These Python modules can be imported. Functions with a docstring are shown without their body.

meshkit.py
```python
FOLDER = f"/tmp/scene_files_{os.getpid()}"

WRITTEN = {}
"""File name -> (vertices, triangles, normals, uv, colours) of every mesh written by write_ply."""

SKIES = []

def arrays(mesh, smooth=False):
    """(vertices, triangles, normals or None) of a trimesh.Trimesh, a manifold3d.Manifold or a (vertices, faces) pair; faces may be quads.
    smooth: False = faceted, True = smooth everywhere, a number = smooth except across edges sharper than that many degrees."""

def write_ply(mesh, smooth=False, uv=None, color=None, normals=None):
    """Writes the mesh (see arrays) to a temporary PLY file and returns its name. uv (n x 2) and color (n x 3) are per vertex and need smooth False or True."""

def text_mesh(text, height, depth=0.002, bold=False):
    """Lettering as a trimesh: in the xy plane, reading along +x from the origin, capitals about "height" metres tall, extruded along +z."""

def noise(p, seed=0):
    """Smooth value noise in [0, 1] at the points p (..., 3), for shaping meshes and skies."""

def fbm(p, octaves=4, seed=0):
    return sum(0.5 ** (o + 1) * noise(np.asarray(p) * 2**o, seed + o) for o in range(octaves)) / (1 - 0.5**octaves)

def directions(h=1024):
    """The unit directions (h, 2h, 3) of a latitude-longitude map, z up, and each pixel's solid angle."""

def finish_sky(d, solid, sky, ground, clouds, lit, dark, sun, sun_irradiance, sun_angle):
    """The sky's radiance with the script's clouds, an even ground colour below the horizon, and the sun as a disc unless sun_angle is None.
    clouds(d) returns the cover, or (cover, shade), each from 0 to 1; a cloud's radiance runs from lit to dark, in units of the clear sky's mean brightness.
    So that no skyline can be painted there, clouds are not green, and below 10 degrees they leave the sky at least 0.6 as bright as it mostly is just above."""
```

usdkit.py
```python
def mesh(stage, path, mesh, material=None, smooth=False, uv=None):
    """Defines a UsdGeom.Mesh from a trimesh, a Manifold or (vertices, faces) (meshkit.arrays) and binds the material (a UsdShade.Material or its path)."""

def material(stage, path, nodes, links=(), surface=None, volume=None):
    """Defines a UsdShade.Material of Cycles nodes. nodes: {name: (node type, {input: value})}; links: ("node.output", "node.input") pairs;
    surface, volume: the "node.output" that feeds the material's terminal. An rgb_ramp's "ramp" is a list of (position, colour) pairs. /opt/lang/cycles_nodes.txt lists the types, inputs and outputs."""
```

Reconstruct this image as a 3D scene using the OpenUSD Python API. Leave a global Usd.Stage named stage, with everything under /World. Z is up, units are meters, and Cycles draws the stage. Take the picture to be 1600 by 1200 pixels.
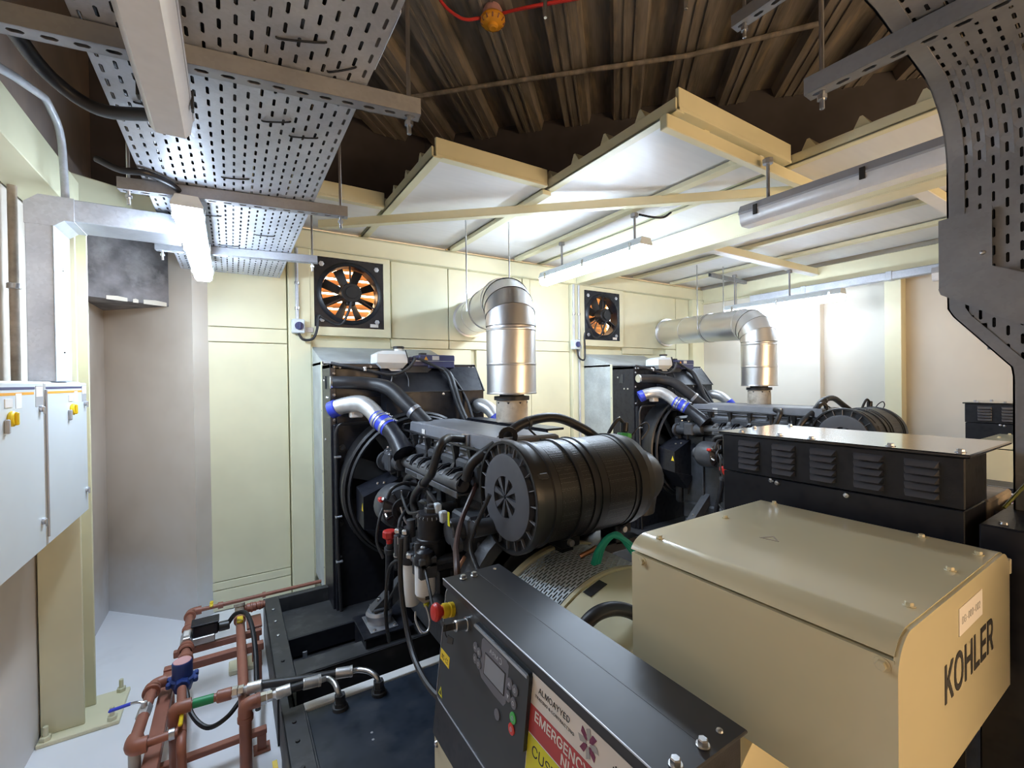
import math, sys
import numpy as np
import trimesh
import manifold3d
from shapely.geometry import Polygon, Point, box as sbox
from shapely import affinity
from pxr import Usd, UsdGeom, UsdLux, UsdShade, Gf, Sdf
import usdkit
import meshkit

rng = np.random.default_rng(7)
stage = Usd.Stage.CreateInMemory()
UsdGeom.SetStageUpAxis(stage, 'Z')
UsdGeom.SetStageMetersPerUnit(stage, 1.0)
UsdGeom.Xform.Define(stage, '/World')
UsdGeom.Scope.Define(stage, '/World/Looks')

# ---------------------------------------------------------------- camera
YAW, PITCH, ROLL, FPX = math.radians(32.08), math.radians(-0.421), math.radians(-0.779), 699.13
EXPOSURE = 1.36
cam = UsdGeom.Camera.Define(stage, '/World/camera')
_f = np.array([math.sin(YAW) * math.cos(PITCH), math.cos(YAW) * math.cos(PITCH), math.sin(PITCH)])
_r0 = np.array([math.cos(YAW), -math.sin(YAW), 0.0])
_u0 = np.cross(_r0, _f)
_r = math.cos(ROLL) * _r0 + math.sin(ROLL) * _u0
_u = -math.sin(ROLL) * _r0 + math.cos(ROLL) * _u0
M4 = Gf.Matrix4d(*_r, 0, *_u, 0, *(-_f), 0, 0, 0, 1.7, 1)
cam.AddTransformOp().Set(M4)
cam.CreateHorizontalApertureAttr(36.0)
cam.CreateFocalLengthAttr(36.0 * FPX / 1600.0)
cam.CreateClippingRangeAttr(Gf.Vec2f(0.02, 200))
cam.CreateExposureAttr(EXPOSURE)

# ---------------------------------------------------------------- warm hazy sky: daylight comes in by the doorway behind the camera and the fan louvres
dome = UsdLux.DomeLight.Define(stage, '/World/sky_dome')
dome.CreateIntensityAttr(1.25)
dome.CreateColorAttr(Gf.Vec3f(1.0, 0.68, 0.38))
LAMP = 60.0      # strength of the lit tubes' diffusers

# ---------------------------------------------------------------- mesh helpers
def A(*p): return np.array(p, float)
def nrm(v): v = np.asarray(v, float); return v / np.linalg.norm(v)

def join(*ms):
    out_v, out_f, n = [], [], 0
    for m in ms:
        if m is None: continue
        if isinstance(m, list):
            m = join(*m)
        v, f = m
        out_v.append(np.asarray(v, float)); out_f.append(np.asarray(f, int) + n); n += len(v)
    return np.vstack(out_v), np.vstack(out_f)

def hull(pts):
    m = manifold3d.Manifold.hull_points(np.asarray(pts, float).tolist()).to_mesh()
    return np.array(m.vert_properties[:, :3], float), np.array(m.tri_verts, int)

def bx(x0, x1, y0, y1, z0, z1, b=0.0025):
    """box with chamfered edges"""
    x0, x1 = min(x0, x1), max(x0, x1); y0, y1 = min(y0, y1), max(y0, y1); z0, z1 = min(z0, z1), max(z0, z1)
    b = min(b, (x1 - x0) * .3, (y1 - y0) * .3, (z1 - z0) * .3)
    P = []
    for x, sx in ((x0, 1), (x1, -1)):
        for y, sy in ((y0, 1), (y1, -1)):
            for z, sz in ((z0, 1), (z1, -1)):
                P += [(x, y + sy * b, z + sz * b), (x + sx * b, y, z + sz * b), (x + sx * b, y + sy * b, z)]
    return hull(P)

def xform(m, R=None, t=(0, 0, 0)):
    v, f = m
    v = np.asarray(v, float)
    if R is not None: v = v @ np.asarray(R).T
    return v + np.asarray(t, float), f

def frame_of(d, up=(0, 0, 1)):
    d = nrm(d); up = np.asarray(up, float)
    if abs(d @ nrm(up)) > .98: up = A(1, 0, 0) if abs(d[0]) < .9 else A(0, 1, 0)
    s = nrm(np.cross(up, d)); u = np.cross(d, s)
    return np.stack([d, s, u], 1)            # columns: along, side, up

def bar(p0, p1, w, h, b=0.002, up=(0, 0, 1)):
    """box from p0 to p1, w sideways, h along up, centred on the line"""
    p0, p1 = np.asarray(p0, float), np.asarray(p1, float)
    L = np.linalg.norm(p1 - p0)
    return xform(bx(0, L, -w / 2, w / 2, -h / 2, h / 2, b), frame_of(p1 - p0, up), p0)

def lathe(prof, o, axis, n=24, a0=0.0, a1=2 * math.pi):
    """prof: (radius, distance along axis) pairs"""
    F = frame_of(axis)
    full = abs(a1 - a0 - 2 * math.pi) < 1e-6
    ang = np.linspace(a0, a1, n, endpoint=False) if full else np.linspace(a0, a1, n)
    V = []
    for r, d in prof:
        r = max(r, 1e-5)
        V.append(np.stack([np.full(len(ang), d), r * np.cos(ang), r * np.sin(ang)], 1))
    V = np.vstack(V) @ F.T + np.asarray(o, float)
    k, f = len(ang), []
    for i in range(len(prof) - 1):
        for j in range(k if full else k - 1):
            a, b, c, d = i * k + j, i * k + (j + 1) % k, (i + 1) * k + (j + 1) % k, (i + 1) * k + j
            f += [(a, b, c), (a, c, d)]
    return V, np.array(f)

def cyl(p0, p1, r, n=20, c=0.0015, r2=None):
    p0, p1 = np.asarray(p0, float), np.asarray(p1, float)
    L = np.linalg.norm(p1 - p0); r2 = r if r2 is None else r2
    c = min(c, r * .4, r2 * .4, L * .3)
    return lathe([(0, 0), (r - c, 0), (r, c), (r2, L - c), (r2 - c, L), (0, L)], p0, p1 - p0, n)

def ring(p0, p1, ro, ri, n=28, c=0.001):
    p0, p1 = np.asarray(p0, float), np.asarray(p1, float)
    L = np.linalg.norm(p1 - p0)
    return lathe([(ri, 0), (ro - c, 0), (ro, c), (ro, L - c), (ro - c, L), (ri, L), (ri, 0)], p0, p1 - p0, n)

def spline(pts, res=8):
    P = np.asarray(pts, float)
    if len(P) < 3: return P
    Q = np.vstack([2 * P[0] - P[1], P, 2 * P[-1] - P[-2]])
    out = []
    for i in range(1, len(Q) - 2):
        p0, p1, p2, p3 = Q[i - 1:i + 3]
        for t in np.linspace(0, 1, res, endpoint=False):
            out.append(.5 * (2 * p1 + (p2 - p0) * t + (2 * p0 - 5 * p1 + 4 * p2 - p3) * t * t + (3 * p1 - p0 - 3 * p2 + p3) * t ** 3))
    out.append(P[-1])
    return np.array(out)

def tube(pts, r, n=12, res=8, smooth=True, caps=True):
    P = spline(pts, res) if smooth else np.asarray(pts, float)
    R = np.full(len(P), r) if np.ndim(r) == 0 else np.interp(np.linspace(0, 1, len(P)), np.linspace(0, 1, len(r)), r)
    T = np.gradient(P, axis=0); T /= np.linalg.norm(T, axis=1, keepdims=True)
    F = frame_of(T[0]); u = F[:, 1]
    a = np.linspace(0, 2 * math.pi, n, endpoint=False)
    V = []
    for i in range(len(P)):
        u = nrm(u - (u @ T[i]) * T[i]); w = np.cross(T[i], u)
        V.append(P[i] + R[i] * (np.cos(a)[:, None] * u + np.sin(a)[:, None] * w))
    V = np.vstack(V); f = []
    for i in range(len(P) - 1):
        for j in range(n):
            p, q = i * n + j, i * n + (j + 1) % n
            f += [(p, q, q + n), (p, q + n, p + n)]
    if caps:
        V = np.vstack([V, P[0], P[-1]]); c0, c1 = len(V) - 2, len(V) - 1; m = (len(P) - 1) * n
        for j in range(n):
            f += [(c0, (j + 1) % n, j), (c1, m + j, m + (j + 1) % n)]
    return V, np.array(f)

def bend(points, rad, seg=6):
    """polyline with its corners rounded by arcs of radius rad (as bent pipe)"""
    P = [np.asarray(p, float) for p in points]; out = [P[0]]
    for a, b, c in zip(P, P[1:], P[2:]):
        d0, d1 = nrm(a - b), nrm(c - b)
        ang = math.acos(np.clip(d0 @ d1, -1, 1)); t = min(rad / math.tan(ang / 2), np.linalg.norm(a - b) * .49, np.linalg.norm(c - b) * .49)
        p0, p1 = b + d0 * t, b + d1 * t
        for s in np.linspace(0, 1, seg + 1):
            out.append((1 - s) ** 2 * p0 + 2 * s * (1 - s) * b + s * s * p1)
    out.append(P[-1])
    return np.array(out)

def pipe(points, r, rad=.05, n=12, seg=6):
    return tube(bend(points, rad, seg), r, n, smooth=False)

def prism(poly, o, ex, ey, depth, holes=()):
    """polygon in the (ex, ey) plane at o, extruded by depth along ex x ey"""
    pg = poly if isinstance(poly, Polygon) else Polygon(poly, holes)
    m = trimesh.creation.extrude_polygon(pg, abs(depth), engine='earcut')
    v = np.array(m.vertices)
    if depth < 0: v[:, 2] += depth
    ex, ey = nrm(ex), nrm(ey)
    ez = np.cross(ex, ey)
    return np.asarray(o, float) + v[:, :1] * ex + v[:, 1:2] * ey + v[:, 2:] * ez, np.array(m.faces)

def rpoly(w, h, r, n=5, x0=0.0, y0=0.0):
    """rounded rectangle with its corner at x0, y0"""
    return affinity.translate(sbox(r, r, w - r, h - r).buffer(r, quad_segs=n), x0, y0)

def letters(text, o, ex, ey, height, depth=.0006, bold=False, width=None, center=False):
    m = meshkit.text_mesh(text, height, depth, bold)
    v = np.array(m.vertices); v[:, 0] -= v[:, 0].min()
    if width: v[:, 0] *= width / v[:, 0].max()
    if center: v[:, 0] -= v[:, 0].max() / 2
    ex, ey = nrm(ex), nrm(ey); ez = np.cross(ex, ey)
    return np.asarray(o, float) + v[:, :1] * ex + v[:, 1:2] * ey + v[:, 2:] * ez, np.array(m.faces)

def hexbolt(p, d, r=.008, h=.007, washer=True):
    p, d = np.asarray(p, float), nrm(d)
    m = [lathe([(0, 0), (r, 0), (r, h * .8), (r * .86, h), (0, h)], p + d * (.0016 if washer else 0), d, 6)]
    if washer: m.append(cyl(p, p + d * .0016, r * 1.45, 14, .0004))
    return join(*m)

_cells = {}
def slot_cell(pu, pv, su, sv, t):
    key = (pu, pv, su, sv, t)
    if key not in _cells:
        c = min(su, sv) / 2 * .8
        a, b = su / 2, sv / 2
        hole = [(-a + c, -b), (a - c, -b), (a, -b + c), (a, b - c), (a - c, b), (-a + c, b), (-a, b - c), (-a, -b + c)]
        pg = Polygon([(-pu / 2, -pv / 2), (pu / 2, -pv / 2), (pu / 2, pv / 2), (-pu / 2, pv / 2)], [hole])
        v2, f = trimesh.creation.triangulate_polygon(pg, engine='earcut')
        v2, f = np.array(v2), np.array(f)
        k = len(v2)
        v = np.vstack([np.c_[v2, np.zeros(k)], np.c_[v2, np.full(k, t)]])
        ff = [f[:, ::-1], f + k]
        h = np.array(hole); n0 = len(v)
        v = np.vstack([v, np.c_[h, np.zeros(8)], np.c_[h, np.full(8, t)]])
        w = []
        for j in range(8):
            p, q = n0 + j, n0 + (j + 1) % 8
            w += [(p, p + 8, q + 8), (p, q + 8, q)]
        _cells[key] = v, np.vstack(ff + [np.array(w)])
    return _cells[key]

def slot_sheet(nu, nv, pu, pv, su, sv, t, mapping, stagger=True, keep=None):
    """perforated sheet: nu x nv cells, mapped from (u, v, thickness) to space"""
    cv, cf = slot_cell(pu, pv, su, sv, t)
    V, F, n = [], [], 0
    for i in range(nu):
        odd = stagger and i % 2
        for j in range(nv - (1 if odd else 0)):
            o = A((i + .5) * pu, (j + .5 + (.5 if odd else 0)) * pv, 0)
            if keep is not None and not keep(o[0], o[1]): continue
            V.append(cv + o); F.append(cf + n); n += len(cv)
        if odd:
            for v0 in (0, (nv - .5) * pv):
                q = A([i * pu, v0, 0], [(i + 1) * pu, v0, 0], [(i + 1) * pu, v0 + pv / 2, 0], [i * pu, v0 + pv / 2, 0])
                V.append(np.vstack([q, q + A(0, 0, t)])); F.append(np.array([(0, 2, 1), (0, 3, 2), (4, 5, 6), (4, 6, 7)]) + n); n += 8
    return mapping(np.vstack(V)), np.vstack(F)

# ---------------------------------------------------------------- scene helpers
_used, LOC = {}, {}
def numbered(path):
    k = _used.get(path, -1) + 1
    _used[path] = k
    return path if k == 0 else f'{path}_{k:03d}'

def data(p, label=None, cat=None, group=None, kind=None):
    p = p.GetPrim() if hasattr(p, 'GetPrim') else p
    for k, v in (('label', label), ('category', cat), ('group', group), ('kind', kind)):
        if v: p.SetCustomDataByKey(k, v)
    return p

def thing(name, label, cat, loc=(0, 0, 0), group=None, kind=None):
    path = numbered('/World/' + name)
    x = UsdGeom.Xform.Define(stage, path)
    x.AddTranslateOp().Set(Gf.Vec3d(*map(float, loc)))
    LOC[path] = np.asarray(loc, float)
    data(x, label, cat, group, kind)
    return path

def obj(name, mesh, mat, parent=None, label=None, cat=None, group=None, kind=None, smooth=32):
    """one Mesh; mesh coordinates are the world's, those of a thing are moved to its base"""
    if isinstance(mesh, list): mesh = join(*mesh)
    v, f = mesh
    path = numbered((parent or '/World') + '/' + name)
    if parent:
        v = np.asarray(v) - LOC[parent]; LOC[path] = LOC[parent]
    else:
        LOC[path] = np.zeros(3)
    m = usdkit.mesh(stage, path, (v, f), mat, smooth)
    data(m, label, cat, group, kind)
    return path

def copy_of(path, delta, label, group=None):
    src = stage.GetPrimAtPath(path)
    new = numbered(path)
    x = UsdGeom.Xform.Define(stage, new)
    p = x.GetPrim()
    p.GetReferences().AddInternalReference(Sdf.Path(path))
    p.SetInstanceable(True)
    x.GetXformOpOrderAttr()
    ops = x.GetOrderedXformOps()
    ops[0].Set(Gf.Vec3d(*(LOC[path] + np.asarray(delta, float))))
    LOC[new] = LOC[path] + np.asarray(delta, float)
    cd = src.GetCustomData()
    data(p, label, cd.get('category'), group or cd.get('group'))
    return new

# ---------------------------------------------------------------- materials
def mat(name, color, rough=.5, metal=0.0, var=.0, scale=6.0, bump=.0, bscale=60.0, spec=.5, coat=0.0, dirt=None, dirt_scale=3.0, dirt_at=(.5, .75), detail=4.0, rvar=0.0, stretch=None, turn=0.0):
    """painted / metal / plaster surface: base colour varied by noise, optional stains and fine relief, in the object's own coordinates"""
    N = {'p': ('principled_bsdf', {'base_color': color, 'roughness': rough, 'metallic': metal, 'specular_ior_level': spec, 'coat_weight': coat, 'coat_roughness': .12})}
    L = []
    N['g'] = ('texture_coordinate', {})
    src = 'g.object'
    if stretch is not None:
        N['rot'] = ('vector_rotate', {'rotate_type': 'z_axis', 'angle': turn}); N['map'] = ('mapping', {'scale': stretch}); L += [('g.object', 'rot.vector'), ('rot.vector', 'map.vector')]; src = 'map.vector'
    if var or dirt:
        c = np.asarray(color)
        N['n'] = ('noise_texture', {'scale': scale, 'detail': detail, 'roughness': .55})
        L.append((src, 'n.vector'))
        N['r'] = ('rgb_ramp', {'ramp': [(.3, tuple(np.clip(c * (1 - var), 0, 1))), (.7, tuple(np.clip(c * (1 + var), 0, 1)))]})
        L.append(('n.fac', 'r.fac'))
        out = 'r.color'
        if dirt is not None:
            N['n2'] = ('noise_texture', {'scale': dirt_scale, 'detail': 6.0, 'roughness': .6}); L.append((src, 'n2.vector'))
            N['r2'] = ('rgb_ramp', {'ramp': [(dirt_at[0], (0, 0, 0)), (dirt_at[1], (1, 1, 1))]}); L.append(('n2.fac', 'r2.fac'))
            N['mx'] = ('mix_color', {'b': dirt}); L += [('r2.color', 'mx.fac'), (out, 'mx.a')]
            out = 'mx.result'
        L.append((out, 'p.base_color'))
    if rvar:
        N['n3'] = ('noise_texture', {'scale': scale * 1.7, 'detail': 3.0}); L.append((src, 'n3.vector'))
        N['mr'] = ('map_range', {'from_min': .3, 'from_max': .7, 'to_min': max(.03, rough - rvar), 'to_max': min(1, rough + rvar)}); L += [('n3.fac', 'mr.value'), ('mr.result', 'p.roughness')]
    if bump:
        N['nb'] = ('noise_texture', {'scale': bscale, 'detail': 3.0}); L.append((src, 'nb.vector'))
        N['b'] = ('bump', {'strength': bump, 'distance': .002}); L += [('nb.fac', 'b.height'), ('b.normal', 'p.normal')]
    return usdkit.material(stage, '/World/Looks/' + name, N, L, surface='p.BSDF')

def galv(name, color=(.55, .57, .60), rough=.42, metal=.75, cell=38.0):
    """galvanised sheet: zinc spangle as a voronoi pattern of slightly different grey and gloss"""
    N = {'g': ('texture_coordinate', {}), 'v': ('voronoi_texture', {'scale': cell}), 'n': ('noise_texture', {'scale': 5.0, 'detail': 4.0}),
         'bw': ('rgb_to_bw', {}), 'r': ('rgb_ramp', {'ramp': [(.1, tuple(np.array(color) * .93)), (.9, tuple(np.minimum(np.array(color) * 1.06, 1)))]}),
         'r2': ('rgb_ramp', {'ramp': [(.35, (.75, .75, .77)), (.7, (1, 1, 1))]}), 'm': ('mix_color', {'blend_type': 'multiply', 'fac': 1.0}),
         'mr': ('map_range', {'to_min': rough - .1, 'to_max': rough + .12}), 'p': ('principled_bsdf', {'metallic': metal})}
    L = [('g.object', 'v.vector'), ('g.object', 'n.vector'), ('v.color', 'bw.color'), ('bw.val', 'r.fac'), ('n.fac', 'r2.fac'), ('r.color', 'm.a'), ('r2.color', 'm.b'), ('m.result', 'p.base_color'), ('bw.val', 'mr.value'), ('mr.result', 'p.roughness')]
    return usdkit.material(stage, '/World/Looks/' + name, N, L, surface='p.BSDF')

def emit(name, color, strength):
    return usdkit.material(stage, '/World/Looks/' + name, {'e': ('emission', {'color': color, 'strength': strength})}, [], surface='e.emission')

CREAM = mat('cream_paint', (.71, .68, .48), .42, var=.05, scale=2.5, spec=.45)
CREAM2 = mat('cream_steel_paint', (.62, .60, .42), .45, var=.06, scale=3.0)
GENCREAM = mat('generator_cream_paint', (.74, .675, .455), .23, var=.03, scale=4, bump=.03, bscale=420, coat=.7)
def plaster_mat():
    """old brown plaster with a ragged whitewash on its lowest metre and blotches above"""
    N = {'g': ('geometry', {}), 'z': ('separate_xyz', {}), 'n': ('noise_texture', {'scale': 2.2, 'detail': 6.0, 'roughness': .6}), 'n2': ('noise_texture', {'scale': 1.1, 'detail': 5.0}),
         'add': ('math', {'math_type': 'multiply_add', 'value2': .9}), 'h': ('map_range', {'from_min': .55, 'from_max': .95, 'to_min': 1.0, 'to_max': 0.0, 'clamp': True}),
         'r': ('rgb_ramp', {'ramp': [(.3, (.45, .385, .32)), (.5, (.58, .52, .45)), (.72, (.64, .59, .54))]}), 'mx': ('mix_color', {'b': (.66, .655, .66)}),
         'nb': ('noise_texture', {'scale': 45.0, 'detail': 3.0}), 'b': ('bump', {'strength': .25, 'distance': .002}), 'p': ('principled_bsdf', {'roughness': .85})}
    L = [('g.position', 'z.vector'), ('g.position', 'n.vector'), ('g.position', 'n2.vector'), ('n.fac', 'add.value1'), ('z.z', 'add.value3'), ('add.value', 'h.value'), ('n2.fac', 'r.fac'), ('r.color', 'mx.a'), ('h.result', 'mx.fac'), ('mx.result', 'p.base_color'), ('g.position', 'nb.vector'), ('nb.fac', 'b.height'), ('b.normal', 'p.normal')]
    return usdkit.material(stage, '/World/Looks/aged_plaster', N, L, surface='p.BSDF')
WALLL = plaster_mat()
WALLR = mat('white_wall_plaster', (.68, .63, .54), .8, var=.06, scale=1.2, bump=.12, bscale=60)
CONC = mat('stained_dark_concrete', (.19, .18, .185), .9, var=.45, scale=7, bump=.5, bscale=40, dirt=(.32, .31, .31), dirt_scale=5, dirt_at=(.55, .72))
DARKW = mat('dark_upper_wall', (.075, .068, .074), .95, var=.25, scale=2.2)
BROWNW = mat('brown_upper_wall', (.22, .18, .165), .9, var=.2, scale=1.5, dirt=(.30, .23, .19), dirt_scale=2.5)
DECK = mat('dirty_deck_steel', (.215, .195, .18), .8, var=.45, scale=7, dirt=(.42, .33, .22), dirt_scale=9, dirt_at=(.52, .78), bump=.3, bscale=50, spec=.3, stretch=(.22, 1.6, 1.0), turn=-math.pi / 4)
FLOOR = mat('pale_floor_paint', (.80, .815, .85), .42, var=.04, scale=1.5, bump=.06, bscale=90, dirt=(.70, .71, .74), dirt_scale=2.2, dirt_at=(.55, .8))
ROOFW = mat('white_panel_skin', (.74, .74, .755), .40, var=.03, scale=3.0, bump=.10, bscale=30, stretch=(1.0, 7.0, 1.0))
GALV = galv('galvanised_steel', (.58, .60, .64), .45, .45, 90)
GALVD = galv('dull_galvanised_steel', (.36, .37, .395), .5, .5, 110)
TRAYM = galv('galvanised_tray_steel', (.52, .54, .58), .5, .3, 120)
DUCT = galv('galvanised_duct_sheet', (.56, .61, .63), .5, .3, 60)
STEEL = mat('bright_steel', (.62, .63, .65), .28, 1.0, var=.08, scale=20)
FOIL = mat('aluminium_cladding', (.80, .80, .81), .36, .95, var=.015, scale=3)
ALU = mat('cast_aluminium', (.60, .60, .60), .38, .7, var=.1, scale=22, bump=.3, bscale=120)
BLACK = mat('black_powder_coat', (.014, .015, .021), .36, spec=.38, var=.12, scale=14, bump=.12, bscale=300, rvar=.06)
BLACKD = mat('dusty_black_paint', (.035, .036, .040), .5, var=.25, scale=10, dirt=(.10, .10, .105), dirt_scale=9, dirt_at=(.52, .8))
TANKM = mat('dark_blue_black_tank_paint', (.018, .026, .042), .36, var=.2, scale=5, dirt=(.075, .08, .09), dirt_scale=4.5, dirt_at=(.55, .85), rvar=.08)
ENG = mat('dark_grey_engine_paint', (.055, .058, .066), .42, var=.25, scale=20, bump=.35, bscale=90)
COVER = mat('grey_valve_cover_paint', (.20, .205, .225), .40, var=.08, scale=14, bump=.2, bscale=160)
RUBBER = mat('black_rubber', (.022, .022, .025), .45, var=.15, scale=20)
PLASTIC = mat('black_plastic', (.020, .020, .022), .38, var=.1, scale=18)
CAPGREY = mat('grey_plastic_cap', (.085, .088, .10), .5, var=.05, scale=18, bump=.15, bscale=250)
BROWN = mat('red_brown_pipe_paint', (.30, .115, .075), .42, var=.12, scale=12)
WHITE = mat('white_paint', (.80, .80, .80), .4, var=.03, scale=8)
OFFW = mat('off_white_label', (.72, .69, .66), .55)
PANELG = mat('light_grey_enclosure_paint', (.60, .655, .69), .35, var=.02, scale=5)
BLUE = mat('blue_silicone', (.035, .06, .55), .4)
BLUEV = mat('blue_valve_paint', (.02, .05, .22), .42, var=.15, scale=20)
RED = mat('red_plastic', (.62, .035, .03), .4)
REDB = mat('red_print', (.43, .05, .055), .5)
YELLOW = mat('yellow_plastic', (.80, .58, .02), .4)
YELLOWB = mat('yellow_print', (.66, .64, .02), .5)
ORANGE = mat('orange_plastic', (.80, .36, .03), .4, var=.05)
GREEN = mat('green_plastic', (.07, .45, .10), .4)
TEAL = mat('green_cable', (.01, .36, .24), .4)
GREENT = mat('green_tape', (.01, .26, .09), .45)
INK = mat('black_print', (.02, .02, .022), .5)
PINK = mat('pale_red_meter_face', (.66, .36, .36), .4)
PURPLE = mat('maroon_print', (.18, .03, .09), .5)
GREYP = mat('grey_print', (.36, .36, .37), .5)
LCD = mat('grey_screen', (.24, .26, .30), .22, var=.03)
BEZEL = mat('grey_keypad_film', (.13, .135, .165), .4)
CHARC = mat('charcoal_front_panel', (.030, .036, .044), .45, var=.06, scale=16)
SILVER = mat('silver_trim', (.55, .57, .62), .3, .8)
TANKW = mat('translucent_white_tank', (.74, .78, .80), .35)
NAVY = mat('dark_blue_grey_box', (.055, .06, .15), .42)
FLEX = mat('black_conduit_hose', (.012, .012, .015), .4)
LAGGING = mat('scuffed_insulation', (.42, .36, .29), .7, var=.3, scale=14, bump=.4, bscale=60)
LOUVRE = mat('daylit_louvre_blade', (.62, .37, .20), .5, var=.1, scale=10)  # tan stands in for warm daylight bounced onto the blades
COPPER = mat('copper_braid', (.55, .27, .16), .35, .9)
HOUSING = mat('grey_lamp_housing', (.40, .42, .48), .45)
LENS = mat('frosted_clear_diffuser', (.76, .79, .86), .25, var=.03, scale=30, coat=.3)
SATINB = mat('satin_black_cover', (.022, .024, .032), .40, var=.1, scale=9)
STAINED = mat('stained_pale_lagging', (.60, .54, .45), .7, var=.15, scale=14, dirt=(.30, .24, .17), dirt_scale=9, dirt_at=(.5, .7))
FANBLK = mat('matt_black_fan', (.007, .007, .008), .6)
LOUVM = mat('louvre_black_with_sheen', (.10, .102, .118), .3, coat=1.0)  # cabinet black made lighter: sheen on the louvres put in the colour
DULLGREEN = mat('dull_yellow_green', (.22, .24, .05), .5)
GLOSSB = mat('gloss_black_lid', (.018, .018, .021), .2, coat=1.0, var=.1, scale=9)
DKHOSE = mat('dark_brown_hose', (.07, .035, .03), .4)
MANIF = mat('dull_grey_manifold', (.105, .108, .115), .42, var=.2, scale=16, bump=.2, bscale=120)
LIT = {k: emit(f'lit_diffuser_{n}', (.68, .82, 1.0), LAMP * f) for k, n, f in (('l', 'left', .54), ('m', 'middle', .58), ('r', 'right', .30))}   # strengths set per lamp so the surfaces beside them stay even
# ================================================================= the setting
S = 'structure'
obj('floor', bx(-2.2, 7.0, -4.2, 5.2, -.12, 0, .001), FLOOR, kind=S, label='pale painted concrete floor of the generator room')
# left wall: plaster below the steel beam, bare brown above
wl = obj('wall_left', bx(-.95, -.81, -3.4, 4.60, 0, 2.62, .002), WALLL, kind=S)
obj('upper_wall', bx(-.98, -.80, -3.4, 4.60, 2.62, 4.1, .002), BROWNW, wl)
wc = obj('wall_corner', prism([(-.81, 4.49), (-.23, 3.91), (-.10, 4.04), (-.68, 4.62)], (0, 0, 0), (1, 0, 0), (0, 1, 0), 2.9), WALLL, kind=S, label='diagonal plaster wall across the left corner')
obj('concrete_lintel', prism([(-.81, 3.775), (-.375, 4.055), (-.36, 4.1), (-.81, 4.5)], (0, 0, 2.27), (1, 0, 0), (0, 1, 0), .46), CONC, wc, label='stained dark concrete lintel with a triangular soffit')
for f0, f1, h0, h1 in ((.02, .12, 0, .028), (.30, .52, .0, .022), (.58, .64, 0, .02), (.70, .97, 0, .026)):
    q = A(-.812, 3.772, 2.268); e = A(-.375, 4.055, 2.268) - q; nn = nrm(A(e[1], -e[0], 0))
    obj('plaster_patch', hull([q + e * f + A(0, 0, z) + nn * d for f in (f0, f1) for z in (h0 - .002, h1) for d in (0, .004)] + [q + e * (f0 + f1) / 2 + A(0, 0, h1 + .006) + nn * .003]), WALLR, wc)
obj('wall_right', [bx(5.80, 5.95, -3.4, 4.2, 0, 4.1, .002)], WALLR, kind=S)
pil = obj('trim_1', bx(5.70, 5.80, 2.46, 4.0, 0, 2.74, .004), WALLR, kind=S, label='projecting plaster pilaster on the right wall')
# wall behind the camera, with the open doorway
wf = obj('wall_front', [bx(-.95, 1.4, -3.25, -3.1, 0, 4.1), bx(4.1, 5.95, -3.25, -3.1, 0, 4.1), bx(1.4, 4.1, -3.25, -3.1, 2.4, 4.1)], WALLR, kind=S)

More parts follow.
